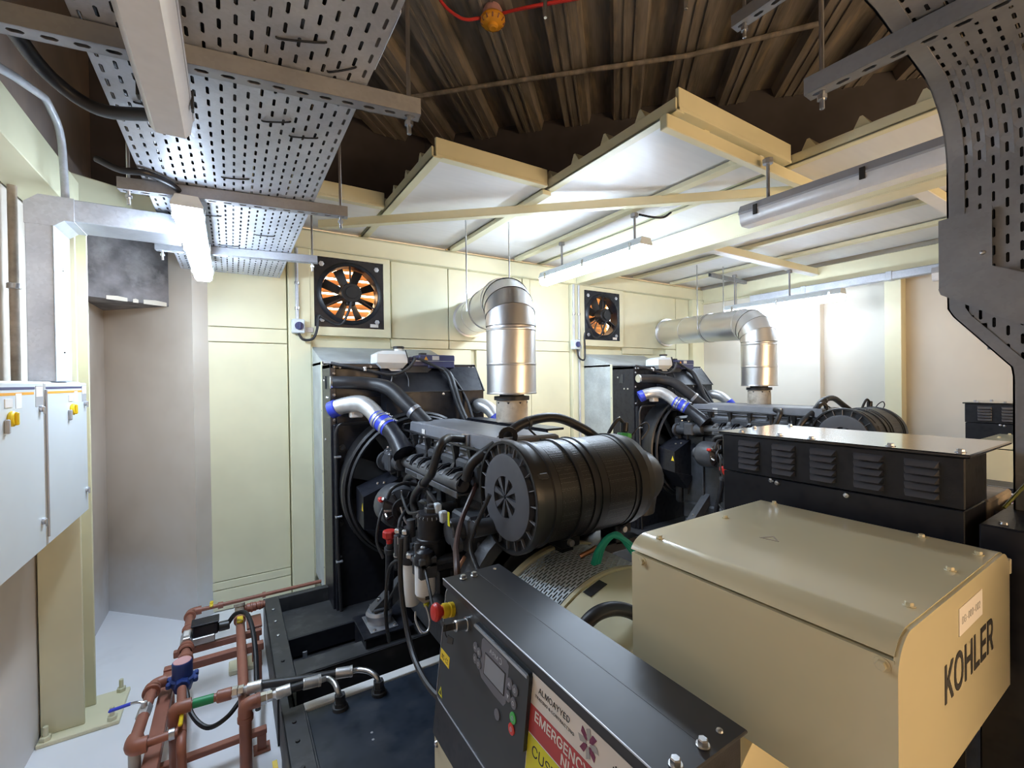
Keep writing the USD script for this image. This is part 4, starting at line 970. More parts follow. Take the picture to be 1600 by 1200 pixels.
# air duct from the radiator to the wall
du = g('radiator_duct', [hull([(.565, 3.50, 1.86), (.565, 3.995, 2.0), (1.36, 3.50, 1.86), (1.60, 3.995, 2.0), (.565, 3.50, 1.845), (.565, 3.995, 1.99), (1.36, 3.5, 1.845), (1.60, 3.995, 1.99)]),
                         hull([(1.36, 3.50, 1.86), (1.66, 3.50, 1.70), (1.60, 3.995, 2.0), (1.95, 3.995, 1.80), (1.36, 3.5, 1.845), (1.65, 3.5, 1.69), (1.6, 3.995, 1.985), (1.94, 3.995, 1.79)]),
                         bx(.563, .572, 3.50, 3.995, .16, 1.86, .002), hull([(.563, 3.5, 1.84), (.563, 3.995, 1.84), (.563, 3.5, 1.86), (.563, 3.995, 2.0), (.572, 3.5, 1.84), (.572, 3.995, 1.84), (.572, 3.995, 2.0)]), bx(1.65, 1.66, 3.50, 3.995, .16, 1.78, .002), bx(.563, 1.66, 3.50, 3.995, .15, .16, .002)], DUCT, label='galvanised sheet metal air duct')
g('corner_flange', [bx(.556, .566, 3.955, 3.998, .12, 2.0, .002), bx(.556, .566, 3.50, 3.53, .12, 1.86, .002)], CREAM2, du)
for z in (.35, .7, 1.05, 1.06, .9, 1.5):
    g('screw', lathe([(0, 0), (.007, 0), (0, .004)], (.556, 3.515, z), (-1, 0, 0), 8), STEEL, du)

# expansion tank, charger box
et = g('expansion_tank', [hull([(x + sx * a, y + sy * b, z) for (x, y, z, a, b) in ((.975, 3.22, 1.80, .075, .06), (.97, 3.22, 1.84, .11, .085), (.97, 3.22, 1.90, .108, .083), (.985, 3.22, 1.925, .08, .06)) for sx in (-1, 1) for sy in (-1, 1)] ), lathe([(.03, 0), (.03, .03), (0, .03)], (1.04, 3.22, 1.915), (0, 0, 1), 18)], TANKW, label='translucent white expansion tank')
g('tank_neck', hull([(.98, 3.17, 1.77), (1.04, 3.17, 1.77), (.93, 3.17, 1.82), (1.07, 3.17, 1.82), (.98, 3.25, 1.77), (1.04, 3.25, 1.77), (.93, 3.25, 1.82), (1.07, 3.25, 1.82)]), TANKW, et)
g('tank_cap', cyl((1.04, 3.22, 1.945), (1.04, 3.22, 1.962), .042, 20, .004), PLASTIC, et)
g('tank_strap', [bar((1.062, 3.13, 1.93), (1.10, 3.13, 1.80), .016, .003)], RUBBER, et)
cb = g('charger_box', [bx(1.10, 1.30, 3.15, 3.30, 1.815, 1.885, .006), bx(1.17, 1.455, 3.14, 3.30, 1.85, 1.90, .008), bx(1.24, 1.452, 3.14, 3.30, 1.80, 1.86, .008)], NAVY, label='dark blue-grey control box above the radiator')
g('trim_line', bx(1.10, 1.45, 3.1365, 3.1395, 1.852, 1.856, .0005), SILVER, cb)
g('box_label', bx(1.27, 1.325, 3.1375, 3.1395, 1.862, 1.892, .0004), OFFW, cb)
g('warning_label', prism([(0, 0), (.032, 0), (.016, .028)], (1.205, 3.1395, 1.862), (1, 0, 0), (0, 0, 1), .0012), ORANGE, cb)
g('box_clip', bx(1.20, 1.25, 3.2, 3.24, 1.90, 1.918, .003), PLASTIC, cb)
g('bracket', hull([(1.02, 3.16, 1.82), (1.30, 3.16, 1.82), (1.06, 3.16, 1.77), (1.24, 3.16, 1.77), (1.02, 3.2, 1.82), (1.30, 3.2, 1.82), (1.06, 3.2, 1.77), (1.24, 3.2, 1.77)]), BLACKD, cb)
g('braided_hose', tube([(.566, 3.18, 1.835), (.65, 3.15, 1.815), (.758, 3.14, 1.793), (.85, 3.13, 1.772), (.934, 3.12, 1.755), (1.01, 3.11, 1.765), (1.074, 3.11, 1.80), (1.12, 3.12, 1.85), (1.135, 3.14, 1.875)], .0105, 10), BLACKD, cb)
g('braided_hose', tube([(1.165, 3.14, 1.872), (1.25, 3.12, 1.83), (1.38, 3.11, 1.765), (1.46, 3.08, 1.66), (1.50, 3.02, 1.54), (1.50, 2.92, 1.40)], .0105, 10), BLACKD, cb)
g('hose_tie', bx(.768, .785, 3.125, 3.155, 1.78, 1.81, .003), OFFW, cb)
g('coolant_pipe', tube([(1.34, 3.14, 1.80), (1.385, 3.10, 1.75), (1.40, 3.05, 1.65), (1.42, 3.0, 1.52), (1.45, 2.92, 1.38)], [.02, .027, .027, .025, .025], 12), RUBBER)
g('overflow_hose', tube([(1.06, 3.14, 1.78), (1.075, 3.11, 1.72), (1.06, 3.08, 1.63), (1.02, 3.06, 1.56), (1.0, 3.03, 1.53)], .006, 8), RUBBER, et)
g('overflow_hose', tube([(.97, 3.14, 1.76), (.945, 3.10, 1.70), (.92, 3.08, 1.66)], .005, 8), SILVER, et)

# top coolant hose, charge air pipe
hs = g('coolant_hose', tube([(.56, 3.13, 1.705), (.66, 3.10, 1.702), (.80, 3.07, 1.69), (.90, 2.98, 1.655), (.98, 2.87, 1.55), (1.07, 2.75, 1.42)], [.040, .043, .046, .05, .05, .05], 18), RUBBER, label='thick black coolant hose')
g('hose_clamp', ring((1.005, 2.835, 1.515), (1.018, 2.818, 1.497), .053, .045), SILVER, hs)
g('hose_cuff', cyl((.548, 3.132, 1.705), (.566, 3.13, 1.705), .043, 18, .004), STEEL, hs)
ca = g('charge_air_pipe', tube([(.575, 3.10, 1.535), (.64, 3.07, 1.555), (.715, 3.0, 1.562), (.765, 2.93, 1.52), (.79, 2.87, 1.465)], [.052, .054, .056, .055, .053], 20), ALU, label='cast aluminium charge air elbow')
g('pipe_foot', bx(.655, .735, 3.03, 3.09, 1.47, 1.52, .006), OFFW, ca)
g('silicone_cuff', [cyl((.548, 3.118, 1.52), (.585, 3.09, 1.54), .057, 22, .004)], BLUE, ca, label='blue silicone cuff')
q0, q1 = A(.783, 2.885, 1.475), A(.832, 2.775, 1.41)
dq = nrm(q1 - q0); Lq = np.linalg.norm(q1 - q0)
g('silicone_cuff', lathe([(.05, 0), (.056, 0), (.058, .01), (.058, Lq - .01), (.056, Lq), (.05, Lq)], q0, dq, 24), BLUE, ca, label='blue silicone cuff')
for f in (.12, .34, .72):
    c = q0 + dq * Lq * f
    g('hose_clamp', ring(c, c + dq * (.022 if f != .34 else .012), .061, .056), SILVER, ca)
    g('clamp_screw', cyl(c + A(.045, -.02, .04), c + A(.055, -.055, .03), .007, 10), STEEL, ca)
g('inlet_casting', tube([q1 - dq * .01, A(.845, 2.73, 1.375), A(.86, 2.66, 1.32), A(.868, 2.60, 1.27)], [.055, .052, .058, .07], 16), BLACK, ca)
g('left_intake_elbow', tube([(1.60, 3.08, 1.50), (1.60, 3.0, 1.52), (1.63, 2.92, 1.49), (1.66, 2.86, 1.42)], .05, 18), ALU, ca, label='second aluminium elbow on the far side')
g('silicone_cuff', cyl((1.655, 2.875, 1.44), (1.672, 2.835, 1.385), .055, 20), BLUE, ca, label='blue silicone cuff')

# ---- engine
eb = g('engine_block', [bx(.92, 1.36, 1.78, 2.92, .42, 1.16, .03), bx(.90, 1.38, 1.80, 2.90, .30, .50, .03), bx(.93, 1.36, 1.70, 2.86, 1.15, 1.325, .012)], ENG)
for k in range(6):
    y = 1.88 + k * .175
    g('core_plug', cyl((.922, y, 1.02), (.905, y, 1.02), .045, 16), BLACK, eb)
    g('rib', bx(.895, .93, y + .07, y + .085, .55, 1.14, .003), ENG, eb)
g('timing_cover', [bx(.88, 1.36, 2.90, 2.97, .45, 1.32, .02), cyl((1.1, 2.97, .985), (1.1, 3.05, .985), .09, 20)], ENG, eb)
g('flywheel_housing', [lathe([(.30, 0), (.36, 0), (.36, .10), (.40, .12), (.40, .20), (.30, .20)], (1.16, 1.80, .72), (0, -1, 0), 32), cyl((1.16, 1.80, .72), (1.16, 1.6, .72), .35, 32)], ENG, eb)
for k in range(10):
    a = math.radians(60 + k * 24)
    g('housing_bolt', hexbolt((1.16 + .38 * math.cos(a), 1.682, .72 + .38 * math.sin(a)), (0, 1, 0), .009, .012), STEEL, eb)
vc = g('valve_cover', [hull([(.975, 1.66, 1.325), (1.335, 1.66, 1.325), (.975, 2.83, 1.325), (1.335, 2.83, 1.325), (.985, 1.67, 1.44), (1.30, 1.67, 1.44), (.985, 2.82, 1.44), (1.30, 2.82, 1.44), (.995, 1.68, 1.447), (1.29, 1.68, 1.447), (.995, 2.81, 1.447), (1.29, 2.81, 1.447)]), bx(.962, 1.345, 1.65, 2.84, 1.315, 1.332, .003)], COVER)
for z in (1.352, 1.375):
    g('cover_groove', bx(.968, .985, 1.68, 2.80, z, z + .006, .002), ENG, vc)
for k in range(7):
    y = 1.74 + k * .17
    g('cover_bolt', [cyl((.972, y, 1.335), (.972, y, 1.385), .008, 10), hexbolt((.965, y, 1.333), (0, 0, 1), .010, .012)], ENG, vc)
g('cover_sticker', bx(.9765, .9785, 2.55, 2.60, 1.345, 1.415, .0004), OFFW, vc)
g('heat_shield', [bx(1.44, 1.452, 1.95, 2.92, 1.30, 1.435, .003), bx(1.44, 1.56, 1.95, 2.92, 1.425, 1.437, .003)], BLACK)
g('exhaust_manifold', [tube([(1.42, 2.8, 1.25), (1.43, 2.5, 1.27), (1.46, 2.0, 1.26)], .06, 14), cyl((1.545, 2.47, 1.20), (1.545, 2.47, 1.38), .085, 20)], LAGGING)
wh = g('wiring_harness', [tube([(.955, 2.86, 1.425), (.925, 2.80, 1.40), (.93, 2.60, 1.397), (.935, 2.40, 1.392), (.93, 2.2, 1.394), (.935, 2.0, 1.388), (.93, 1.85, 1.39), (.945, 1.72, 1.385)], .007, 8), tube([(.955, 2.86, 1.425), (.985, 2.845, 1.43), (1.02, 2.84, 1.44)], .006, 8)], PLASTIC)
for y in (2.79, 2.60, 2.40, 2.215, 2.03, 1.85):
    g('injector_post', [hull([(.915, y - .018, 1.385), (.95, y - .018, 1.385), (.915, y + .018, 1.385), (.95, y + .018, 1.385), (.925, y - .011, 1.34), (.95, y - .011, 1.34), (.925, y + .011, 1.34), (.95, y + .011, 1.34)]), bx(.925, .95, y - .012, y + .012, 1.285, 1.345, .003), hull([(.91, y - .022, 1.27), (.955, y - .022, 1.27), (.91, y + .022, 1.27), (.955, y + .022, 1.27), (.925, y - .012, 1.30), (.95, y - .012, 1.30), (.925, y + .012, 1.30), (.95, y + .012, 1.30)])], PLASTIC, wh)
# inlet manifold along the left of the head
im = g('inlet_manifold', [tube([(.888, 2.62, 1.222), (.884, 2.35, 1.226), (.880, 2.0, 1.230), (.877, 1.83, 1.230)], [.034, .037, .037, .033], 16, smooth=True), bx(.845, .95, 1.82, 2.52, 1.186, 1.194, .003), bx(.842, .850, 1.82, 2.52, 1.176, 1.206, .003)], MANIF)
for k in range(6):
    y = 2.50 - k * .122
    g('manifold_runner', tube([(.86, y, 1.235), (.885, y + .005, 1.252), (.92, y + .01, 1.252), (.955, y + .012, 1.24)], [.024, .027, .027, .025], 10), MANIF, im)
    for dy in (.040, .062):
        g('manifold_fin', prism([(.846, 1.235), (.856, 1.262), (.885, 1.284), (.952, 1.292), (.952, 1.268), (.90, 1.262), (.87, 1.248), (.858, 1.228)], (0, y - dy, 0), (1, 0, 0), (0, 0, 1), .009), BLACK, im)
g('thermostat_housing', [cyl((.862, 2.90, 1.195), (.864, 2.62, 1.215), .050, 18, .008), cyl((.85, 2.92, 1.19), (.85, 2.895, 1.19), .065, 18), bx(.80, .90, 2.70, 2.80, 1.15, 1.27, .012), bx(.815, .93, 2.80, 2.86, 1.21, 1.275, .010)], ENG, im)
for (y, z) in ((2.88, 1.245), (2.76, 1.275), (2.66, 1.268), (2.84, 1.28)):
    g('bolt', hexbolt((.84, y, z), (0, 0, 1), .010, .012), STEEL, im)
g('name_strip', bx(.8405, .8425, 2.33, 2.50, 1.182, 1.202, .001), BLACKD, im)
bt = g('breather_pipe', pipe([(.985, 2.005, 1.412), (.87, 1.965, 1.432), (.79, 1.875, 1.425), (.77, 1.93, 1.28), (.77, 2.142, 1.148), (.77, 2.195, 1.09), (.78, 2.14, 1.0)], .0195, .05, 14), PLASTIC)
g('pipe_clip', ring((.77, 2.03, 1.218), (.77, 2.048, 1.207), .025, .018), ENG, bt)
g('clamp_plate', bx(.965, .985, 1.965, 2.02, 1.38, 1.44, .003), STEEL, bt)
g('breather_pipe', pipe([(.83, 2.52, .98), (.845, 2.50, 1.15), (.86, 2.42, 1.175), (.87, 2.36, 1.17)], .021, .05, 12), PLASTIC, bt)
ba = g('battery_alternator', [lathe([(0, -.02), (.055, -.02), (.105, 0), (.118, .03), (.118, .13), (.10, .16), (.03, .165), (0, .165)], (.79, 2.44, 1.0), (0, 1, 0), 28), cyl((.79, 2.60, 1.0), (.79, 2.66, 1.0), .05, 20)], ENG)
for k in range(12):
    a = 2 * math.pi * k / 12
    g('cooling_fin', bar((.79 + .05 * math.cos(a), 2.418, 1.0 + .05 * math.sin(a)), (.79 + .10 * math.cos(a), 2.43, 1.0 + .10 * math.sin(a)), .008, .014), STEEL if k % 3 == 0 else BLACK, ba)
g('rear_cap', [ring((.79, 2.415, 1.0), (.79, 2.40, 1.0), .062, .04, 24), cyl((.79, 2.42, 1.0), (.79, 2.385, 1.0), .022, 16)], BLACKD, ba)
g('terminal_post', [cyl((.70, 2.43, 1.06), (.68, 2.41, 1.075), .010, 10), cyl((.70, 2.43, .985), (.70, 2.40, .97), .008, 10)], STEEL, ba)
g('terminal_cap', bx(.665, .69, 2.42, 2.46, 1.05, 1.075, .006), RED, ba, label='red terminal cap')
g('cable', tube([(.70, 2.40, 1.07), (.73, 2.40, 1.125), (.80, 2.40, 1.145), (.88, 2.40, 1.12)], .010, 8), RUBBER, ba)
g('cable', tube([(.80, 2.39, 1.0), (.75, 2.36, .95), (.78, 2.33, .90), (.86, 2.36, .90)], .007, 8), RUBBER, ba)
g('cable', tube([(.77, 2.39, 1.02), (.80, 2.36, .93), (.87, 2.33, .95)], .007, 8), SILVER, ba)
# oil filter, fuel filters, filler
of = g('oil_filter', [lathe([(0, 0), (.045, 0), (.062, .012), (.062, .075), (.066, .078), (.066, .088), (.062, .092), (.062, .185), (.058, .20), (0, .20)], (.752, 1.90, .915), (0, 0, 1), 28)], BLACK)
for k in range(20):
    a = 2 * math.pi * k / 20
    g('cap_rib', bar((.752 + .045 * math.cos(a), 1.90 + .045 * math.sin(a), 1.112), (.752 + .0645 * math.cos(a), 1.90 + .0645 * math.sin(a), 1.095), .004, .012), COVER, of)  # grey on the black cap: highlights along the ribs put in the colour
g('cap_nut', [lathe([(0, 0), (.030, 0), (.030, .02), (.026, .024), (0, .024)], (.752, 1.90, 1.113), (0, 0, 1), 6), cyl((.752, 1.90, 1.137), (.752, 1.90, 1.15), .016, 14)], BLACKD, of)
g('filter_head', [bx(.73, .93, 1.84, 2.02, .86, .93, .012), cyl((.72, 1.98, .82), (.72, 1.98, .95), .03, 14), cyl((.76, 2.0, 1.0), (.86, 2.0, 1.03), .035, 14), cyl((.70, 2.02, .98), (.70, 2.02, 1.06), .02, 12)], ENG, of)
ff = g('fuel_filter', [lathe([(0, 0), (.035, 0), (.043, .008), (.043, .185), (.046, .19), (.046, .20), (.03, .205), (0, .205)], (.706, 2.055, .648), (0, 0, 1), 26)], WHITE, label='white fuel filter canister')
g('filter_cap', lathe([(0, 0), (.047, 0), (.047, .03), (.038, .05), (.02, .06), (0, .06)], (.706, 2.055, .848), (0, 0, 1), 22), BLACK, ff)
ff2 = g('fuel_filter', [lathe([(0, 0), (.038, 0), (.044, .008), (.044, .130), (.046, .134), (.03, .14), (0, .14)], (.698, 1.845, .780), (0, 0, 1), 26)], WHITE, label='white fuel filter canister with a yellowish bowl')
g('filter_cap', lathe([(0, 0), (.047, 0), (.047, .026), (.036, .05), (.02, .06), (0, .06)], (.698, 1.845, .916), (0, 0, 1), 22), BLACK, ff2)
g('water_bowl', lathe([(0, -.03), (.018, -.03), (.036, -.012), (.040, 0), (0, 0)], (.698, 1.845, .780), (0, 0, 1), 22), LAGGING, ff2)
g('drain_tap', [lathe([(0, 0), (.010, 0), (.013, .012), (.008, .024), (0, .024)], (.70, 1.84, .728), (0, 0, 1), 10)], YELLOWB, ff2)
g('filter_mark', bx(.681, .706, 1.7995, 1.802, .775, .79, .0004), INK, ff2)
g('drain_hose', tube([(.69, 1.85, .76), (.70, 1.81, .70), (.69, 1.79, .655), (.66, 1.79, .65), (.645, 1.82, .69), (.65, 1.84, .72)], .005, 8), SILVER, ff2)
g('filter_bracket', [bx(.66, .92, 1.80, 2.08, .905, .93, .006), bx(.66, .74, 1.80, 1.83, .86, .95, .006), cyl((.655, 2.08, .88), (.655, 2.08, .98), .018, 14), cyl((.665, 2.0, .90), (.665, 2.0, 1.0), .02, 12), cyl((.69, 1.90, .93), (.69, 1.90, .99), .018, 12)], ENG, ff)
for (x, y, z) in ((.655, 2.08, .99), (.665, 2.0, 1.005), (.66, 1.93, .92), (.70, 1.86, .965), (.655, 2.1, .87)):
    g('union_nut', lathe([(0, 0), (.016, 0), (.016, .014), (.008, .02), (0, .02)], (x, y, z), (0, 0, 1), 6), STEEL, ff)
g('white_tag', bx(.648, .65, 2.06, 2.10, .94, .975, .0006), OFFW, ff)
fl = g('oil_filler', cyl((.70, 2.395, .50), (.685, 2.31, .845), .022, 16), BLACK)
g('filler_collar', [ring((.687, 2.318, .815), (.684, 2.31, .842), .028, .02), cyl((.684, 2.308, .842), (.682, 2.303, .868), .018, 12)], BLACKD, fl)
g('filler_cap', [lathe([(0, 0), (.015, 0), (.019, .022), (.030, .03), (.036, .036), (.036, .062), (.030, .068), (0, .068)], (.681, 2.302, .866), (0, 0, 1), 8)], RED, fl, label='red oil filler cap')
# clutter: pumps, hoses, harness
ac = g('fuel_pump', [cyl((.78, 1.78, 1.05), (.92, 1.78, 1.05), .055, 20, .006), bx(.84, .97, 1.70, 1.88, .96, 1.12, .012), cyl((.77, 1.70, 1.02), (.80, 1.70, 1.02), .03, 14), cyl((.82, 1.62, 1.10), (.92, 1.62, 1.10), .035, 14)], ENG)
g('yellow_tag', bx(.772, .775, 1.745, 1.765, 1.085, 1.145, .001), YELLOWB, ac)
g('connector', [bx(.765, .80, 1.815, 1.85, 1.08, 1.13, .006), bx(.76, .79, 1.86, 1.90, 1.10, 1.155, .006)], PANELG, ac)
g('solenoid', [cyl((.82, 2.06, 1.08), (.82, 2.06, 1.16), .025, 14), bx(.80, .90, 2.10, 2.20, 1.0, 1.10, .012), cyl((.80, 1.96, 1.10), (.90, 1.96, 1.10), .03, 14)], ENG, ac)
g('starter_motor', [cyl((.84, 1.72, .62), (.84, 2.02, .62), .06, 20, .008), cyl((.78, 1.76, .70), (.78, 1.92, .70), .032, 16, .005)], ENG)
g('control_unit', bx(.80, .90, 1.95, 2.25, .60, .82, .010), BLACKD)
hz = g('engine_hoses', tube([(.72, 2.10, .86), (.70, 2.13, .80), (.72, 2.16, .72), (.80, 2.16, .66)], .010, 10), RUBBER, label='black hoses and cables along the engine')
for k, (pts, r, m) in enumerate((
    ([(.58, 1.80, 1.06), (.572, 1.79, .91), (.575, 1.76, .77), (.565, 1.62, .665), (.56, 1.42, .655), (.60, 1.30, .66)], .011, RUBBER),
    ([(.96, 1.86, 1.22), (.90, 1.76, 1.225), (.80, 1.68, 1.13), (.70, 1.522, 1.095), (.63, 1.37, 1.10), (.605, 1.31, 1.06), (.60, 1.305, .98)], .011, DKHOSE),
    ([(.66, 2.34, 1.04), (.63, 2.30, 1.0), (.61, 2.28, .90), (.63, 2.24, .82)], .008, RUBBER),
    ([(.83, 2.40, 1.03), (.74, 2.30, .98), (.69, 2.22, .88), (.66, 2.12, .865), (.66, 2.05, .87)], .008, RUBBER),
    ([(.70, 2.03, .875), (.66, 2.08, .86), (.62, 2.12, .80), (.61, 2.14, .60), (.64, 2.2, .42)], .009, RUBBER),
    ([(.69, 1.84, .92), (.66, 1.70, .87), (.62, 1.55, .86), (.60, 1.38, .90)], .006, RUBBER),
    ([(.86, 1.55, 1.25), (.80, 1.60, 1.06), (.78, 1.50, .98), (.76, 1.42, .95)], .009, RUBBER),
    ([(.80, 1.9, 1.12), (.78, 2.0, 1.18), (.82, 2.1, 1.16), (.84, 2.2, 1.10)], .010, RUBBER),
    ([(.75, 2.30, 1.10), (.74, 2.20, 1.06), (.72, 2.08, 1.07), (.74, 1.98, 1.10)], .008, PLASTIC),
    ([(.90, 1.62, .90), (.80, 1.62, .86), (.72, 1.58, .90), (.68, 1.50, .96)], .012, RUBBER),
    ([(.69, 2.36, .60), (.66, 2.28, .55), (.64, 2.2, .62), (.66, 2.1, .74)], .007, RUBBER),
    ([(.80, 1.66, .98), (.74, 1.62, .92), (.72, 1.50, .86), (.80, 1.40, .80)], .008, COPPER))):
    g('hose', tube(pts, r, 8, 6), m, hz)
rr = np.random.default_rng(3)
for k in range(26):
    y, z = 1.55 + rr.random() * .85, .62 + rr.random() * .50
    x = .885 + rr.random() * .03
    d = nrm(A(-1, rr.normal() * .2, rr.normal() * .2))
    if k % 3 == 0: m_, s_ = hexbolt((x, y, z), d, .010, .012), STEEL
    elif k % 3 == 1: m_, s_ = cyl((x, y, z), A(x, y, z) + d * .05, .012 + rr.random() * .014, 12), BLACKD
    else: m_, s_ = bx(x - .03, x + .01, y - .02, y + .025, z - .015, z + .02, .005), ENG
    g('fitting', m_, s_, hz)

# ---- air filter drum
AX, AY, AZ, AR = .905, 1.505, 1.243, .207
af = g('air_filter', [lathe([(0, .02), (AR, .02), (AR, .085), (AR + .006, .09), (AR + .006, .10), (AR - .002, .105), (AR - .002, .125), (0, .125)], (AX, AY, AZ), (1, 0, 0), 56)], PLASTIC, label='black air filter drum lying across the engine rear')
def band(x0, x1, r, m, name='shell_band'):
    g(name, lathe([(r - .02, x0), (r, x0 + .003), (r, x1 - .003), (r - .02, x1)], (AX, AY, AZ), (1, 0, 0), 56), m, af)
band(.125, .285, AR - .004, PERF, 'perforated_shell')
band(.285, .365, AR, PLASTIC); band(.318, .326, AR + .005, PLASTIC)
band(.365, .515, AR - .004, PERF, 'perforated_shell')
band(.515, .60, AR - .002, PLASTIC); band(.54, .548, AR + .004, PLASTIC)
g('shell_end', lathe([(AR - .004, .60), (AR - .012, .64), (AR - .05, .675), (.10, .69), (0, .69)], (AX, AY, AZ), (1, 0, 0), 48), PLASTIC, af)
g('cap_rim', lathe([(.207, .006), (.209, .001), (.219, .001), (.222, .006), (.222, .034), (.210, .04), (.207, .034), (.207, .006)], (AX, AY, AZ), (1, 0, 0), 56), PLASTIC, af)
g('cap_back', cyl((AX + .026, AY, AZ), (AX + .034, AY, AZ), .209, 40), FANBLK, af)
for k in range(20):
    a = 2 * math.pi * k / 20
    e = A(0, math.cos(a), math.sin(a))
    g('rim_rib', bar(A(AX + .010, AY, AZ) + e * .166, A(AX + .010, AY, AZ) + e * .209, .003, .012, .0006, up=(1, 0, 0)), COVER, af)
g('cap_disc', lathe([(.082, .008), (.082, -.004), (.150, -.004), (.168, 0), (.173, .026), (.082, .026), (.082, .008)], (AX, AY, AZ), (1, 0, 0), 48), CAPGREY, af, label='grey end cap disc')
g('hub_dish', cyl((AX + .012, AY, AZ), (AX + .018, AY, AZ), .084, 32), PLASTIC, af)
for k in range(8):
    a = math.radians(11 + k * 45)
    e, s = A(0, math.cos(a), math.sin(a)), A(0, -math.sin(a), math.cos(a))
    c = A(AX - .002, AY, AZ)
    g('hub_spoke', hull([c + e * .008 - s * .002, c + e * .008 + s * .002, c + e * .083 - s * .010, c + e * .083 + s * .016] + [A(.012, 0, 0) + q for q in (c + e * .008 - s * .002, c + e * .008 + s * .002, c + e * .083 - s * .010, c + e * .083 + s * .016)]), CAPGREY, af)
for k, a in enumerate((35, 150, 270)):
    an = math.radians(a); e = A(0, math.cos(an), math.sin(an))
    g('toggle_clip', bar(A(AX + .02, AY, AZ) + e * .217, A(AX + .07, AY, AZ) + e * .216, .022, .010, .003, up=e), BLACKD, af)
g('outlet_elbow', tube([(1.56, 1.51, 1.235), (1.66, 1.53, 1.225), (1.715, 1.575, 1.185), (1.73, 1.60, 1.12), (1.73, 1.61, 1.04)], [.15, .135, .118, .108, .104], 24), PLASTIC, af)
g('outlet_rib', ring((1.70, 1.56, 1.13), (1.745, 1.64, 1.125), .10, .08), PLASTIC, af)
g('indicator', [cyl((1.645, 1.59, 1.37), (1.655, 1.595, 1.405), .022, 14), cyl((1.662, 1.60, 1.435), (1.668, 1.602, 1.485), .020, 16, .004)], BLACK, af)
g('indicator_ring', lathe([(.018, 0), (.036, .003), (.038, .012), (.036, .028), (.018, .03)], (1.655, 1.595, 1.402), (.2, .1, 1), 8), GREEN, af, label='green indicator collar')
g('indicator_wire', tube([(1.66, 1.60, 1.48), (1.63, 1.61, 1.50), (1.58, 1.62, 1.44), (1.55, 1.62, 1.38)], .009, 8), RUBBER, af)
g('indicator_wire', tube([(1.685, 1.58, 1.41), (1.72, 1.56, 1.46), (1.755, 1.54, 1.48), (1.76, 1.53, 1.45), (1.72, 1.54, 1.40)], .004, 8), RUBBER, af)
g('filter_hose', tube([(.88, 1.80, 1.26), (.90, 1.78, 1.335), (1.0, 1.74, 1.415), (1.145, 1.735, 1.50), (1.33, 1.735, 1.518), (1.50, 1.73, 1.455), (1.60, 1.69, 1.38)], .023, 14), RUBBER, label='black hose arching over the air filter')
g('hose_hanger', [ring((1.165, 1.735, 1.502), (1.18, 1.735, 1.505), .028, .022), tube([(1.172, 1.73, 1.475), (1.185, 1.70, 1.45), (1.20, 1.66, 1.42)], .005, 8)], BLACKD)
g('lifting_eye', [lathe([(.022, 0), (.042, 0), (.042, .02), (.022, .02), (.022, 0)], (1.03, 1.68, 1.455), (.5, 1, 0), 18)], BLACK)
g('filter_strap', [ring((1.12, AY, AZ), (1.14, AY, AZ), AR + .003, AR - .004, 48)], PLASTIC)
for x in (1.155, 1.455):
    g('filter_bracket', [bx(x - .04, x + .06, 1.42, 1.56, 1.015, 1.06, .006), bx(x - .02, x + .04, 1.44, 1.54, .96, 1.02, .004)], BLACK)
    g('bracket_bolt', cyl((x + .0, 1.42, 1.04), (x + .0, 1.40, 1.04), .014, 12), SILVER)
g('earth_braid', [tube([(1.16, 1.36, 1.0), (1.20, 1.34, 1.02), (1.22, 1.33, 1.035)], .010, 8)], COPPER)
g('gland_box', bx(1.765, 2.0, .345, .50, .9, 1.352, .006), LAGGING)
g('support_frame', [bx(1.08, 1.60, 1.44, 1.60, .93, .975, .004)], BLACK)

# ---- generator end (alternator)
GX, GZ = 1.185, .57
al = g('alternator', [lathe([(.0, 0), (.418, 0), (.423, .008), (.423, .30), (.405, .32), (.40, .42), (.37, .44), (.34, .62), (0, .62)], (GX, 1.20, GZ), (0, -1, 0), 56), bx(.90, 1.47, .55, 1.45, .15, .35, .01)], GENCREAM, label='round cream alternator housing')
g('drive_end_ring', lathe([(.38, 0), (.432, 0), (.436, .006), (.436, .03), (.432, .036), (.38, .036)], (GX, 1.525, GZ), (0, -1, 0), 64), GENCREAM, al)
g('inner_ring', lathe([(.37, 0), (.424, 0), (.428, .006), (.428, .022), (.37, .022)], (GX, 1.222, GZ), (0, -1, 0), 64), GENCREAM, al)
NS = 120
def scr(q):
    a = math.pi - q[:, 1] / .427
    r = .424 + q[:, 2]
    return np.stack([GX + r * np.cos(a), 1.49 - q[:, 0], GZ + r * np.sin(a)], 1)
g('air_screen', slot_sheet(20, 38, .0133, .0351, .0062, .0285, .0015, scr, True), PANELG, al, label='slotted galvanised air outlet screen', smooth=False)
g('screen_core', lathe([(.36, 0), (.36, .30)], (GX, 1.51, GZ), (0, -1, 0), 40), INK, al)
g('data_plate', prism([(-.04, -.020), (.04, -.020), (.04, .020), (-.04, .020)], (GX - .125, 1.165, GZ + .4045), (.956, 0, .294), (0, 1, 0), .0015), BLACKD, al, label='dark data plate')
g('output_cable', tube([(.86, 1.03, .90), (.88, 1.02, .96), (.92, 1.0, 1.0), (.98, .98, 1.005), (1.03, .95, .985), (1.06, .90, .95)], .021, 12), RUBBER, al)
for k in range(3):
    g('green_wire', tube([(1.12 + .012 * k, 1.24, 1.02), (1.13 + .014 * k, 1.22, 1.08 + .006 * k), (1.18 + .012 * k, 1.20, 1.125), (1.235, 1.16, 1.09 - .01 * k), (1.26, 1.12, 1.02)], .0105, 8), TEAL, al, label='green earth cable')

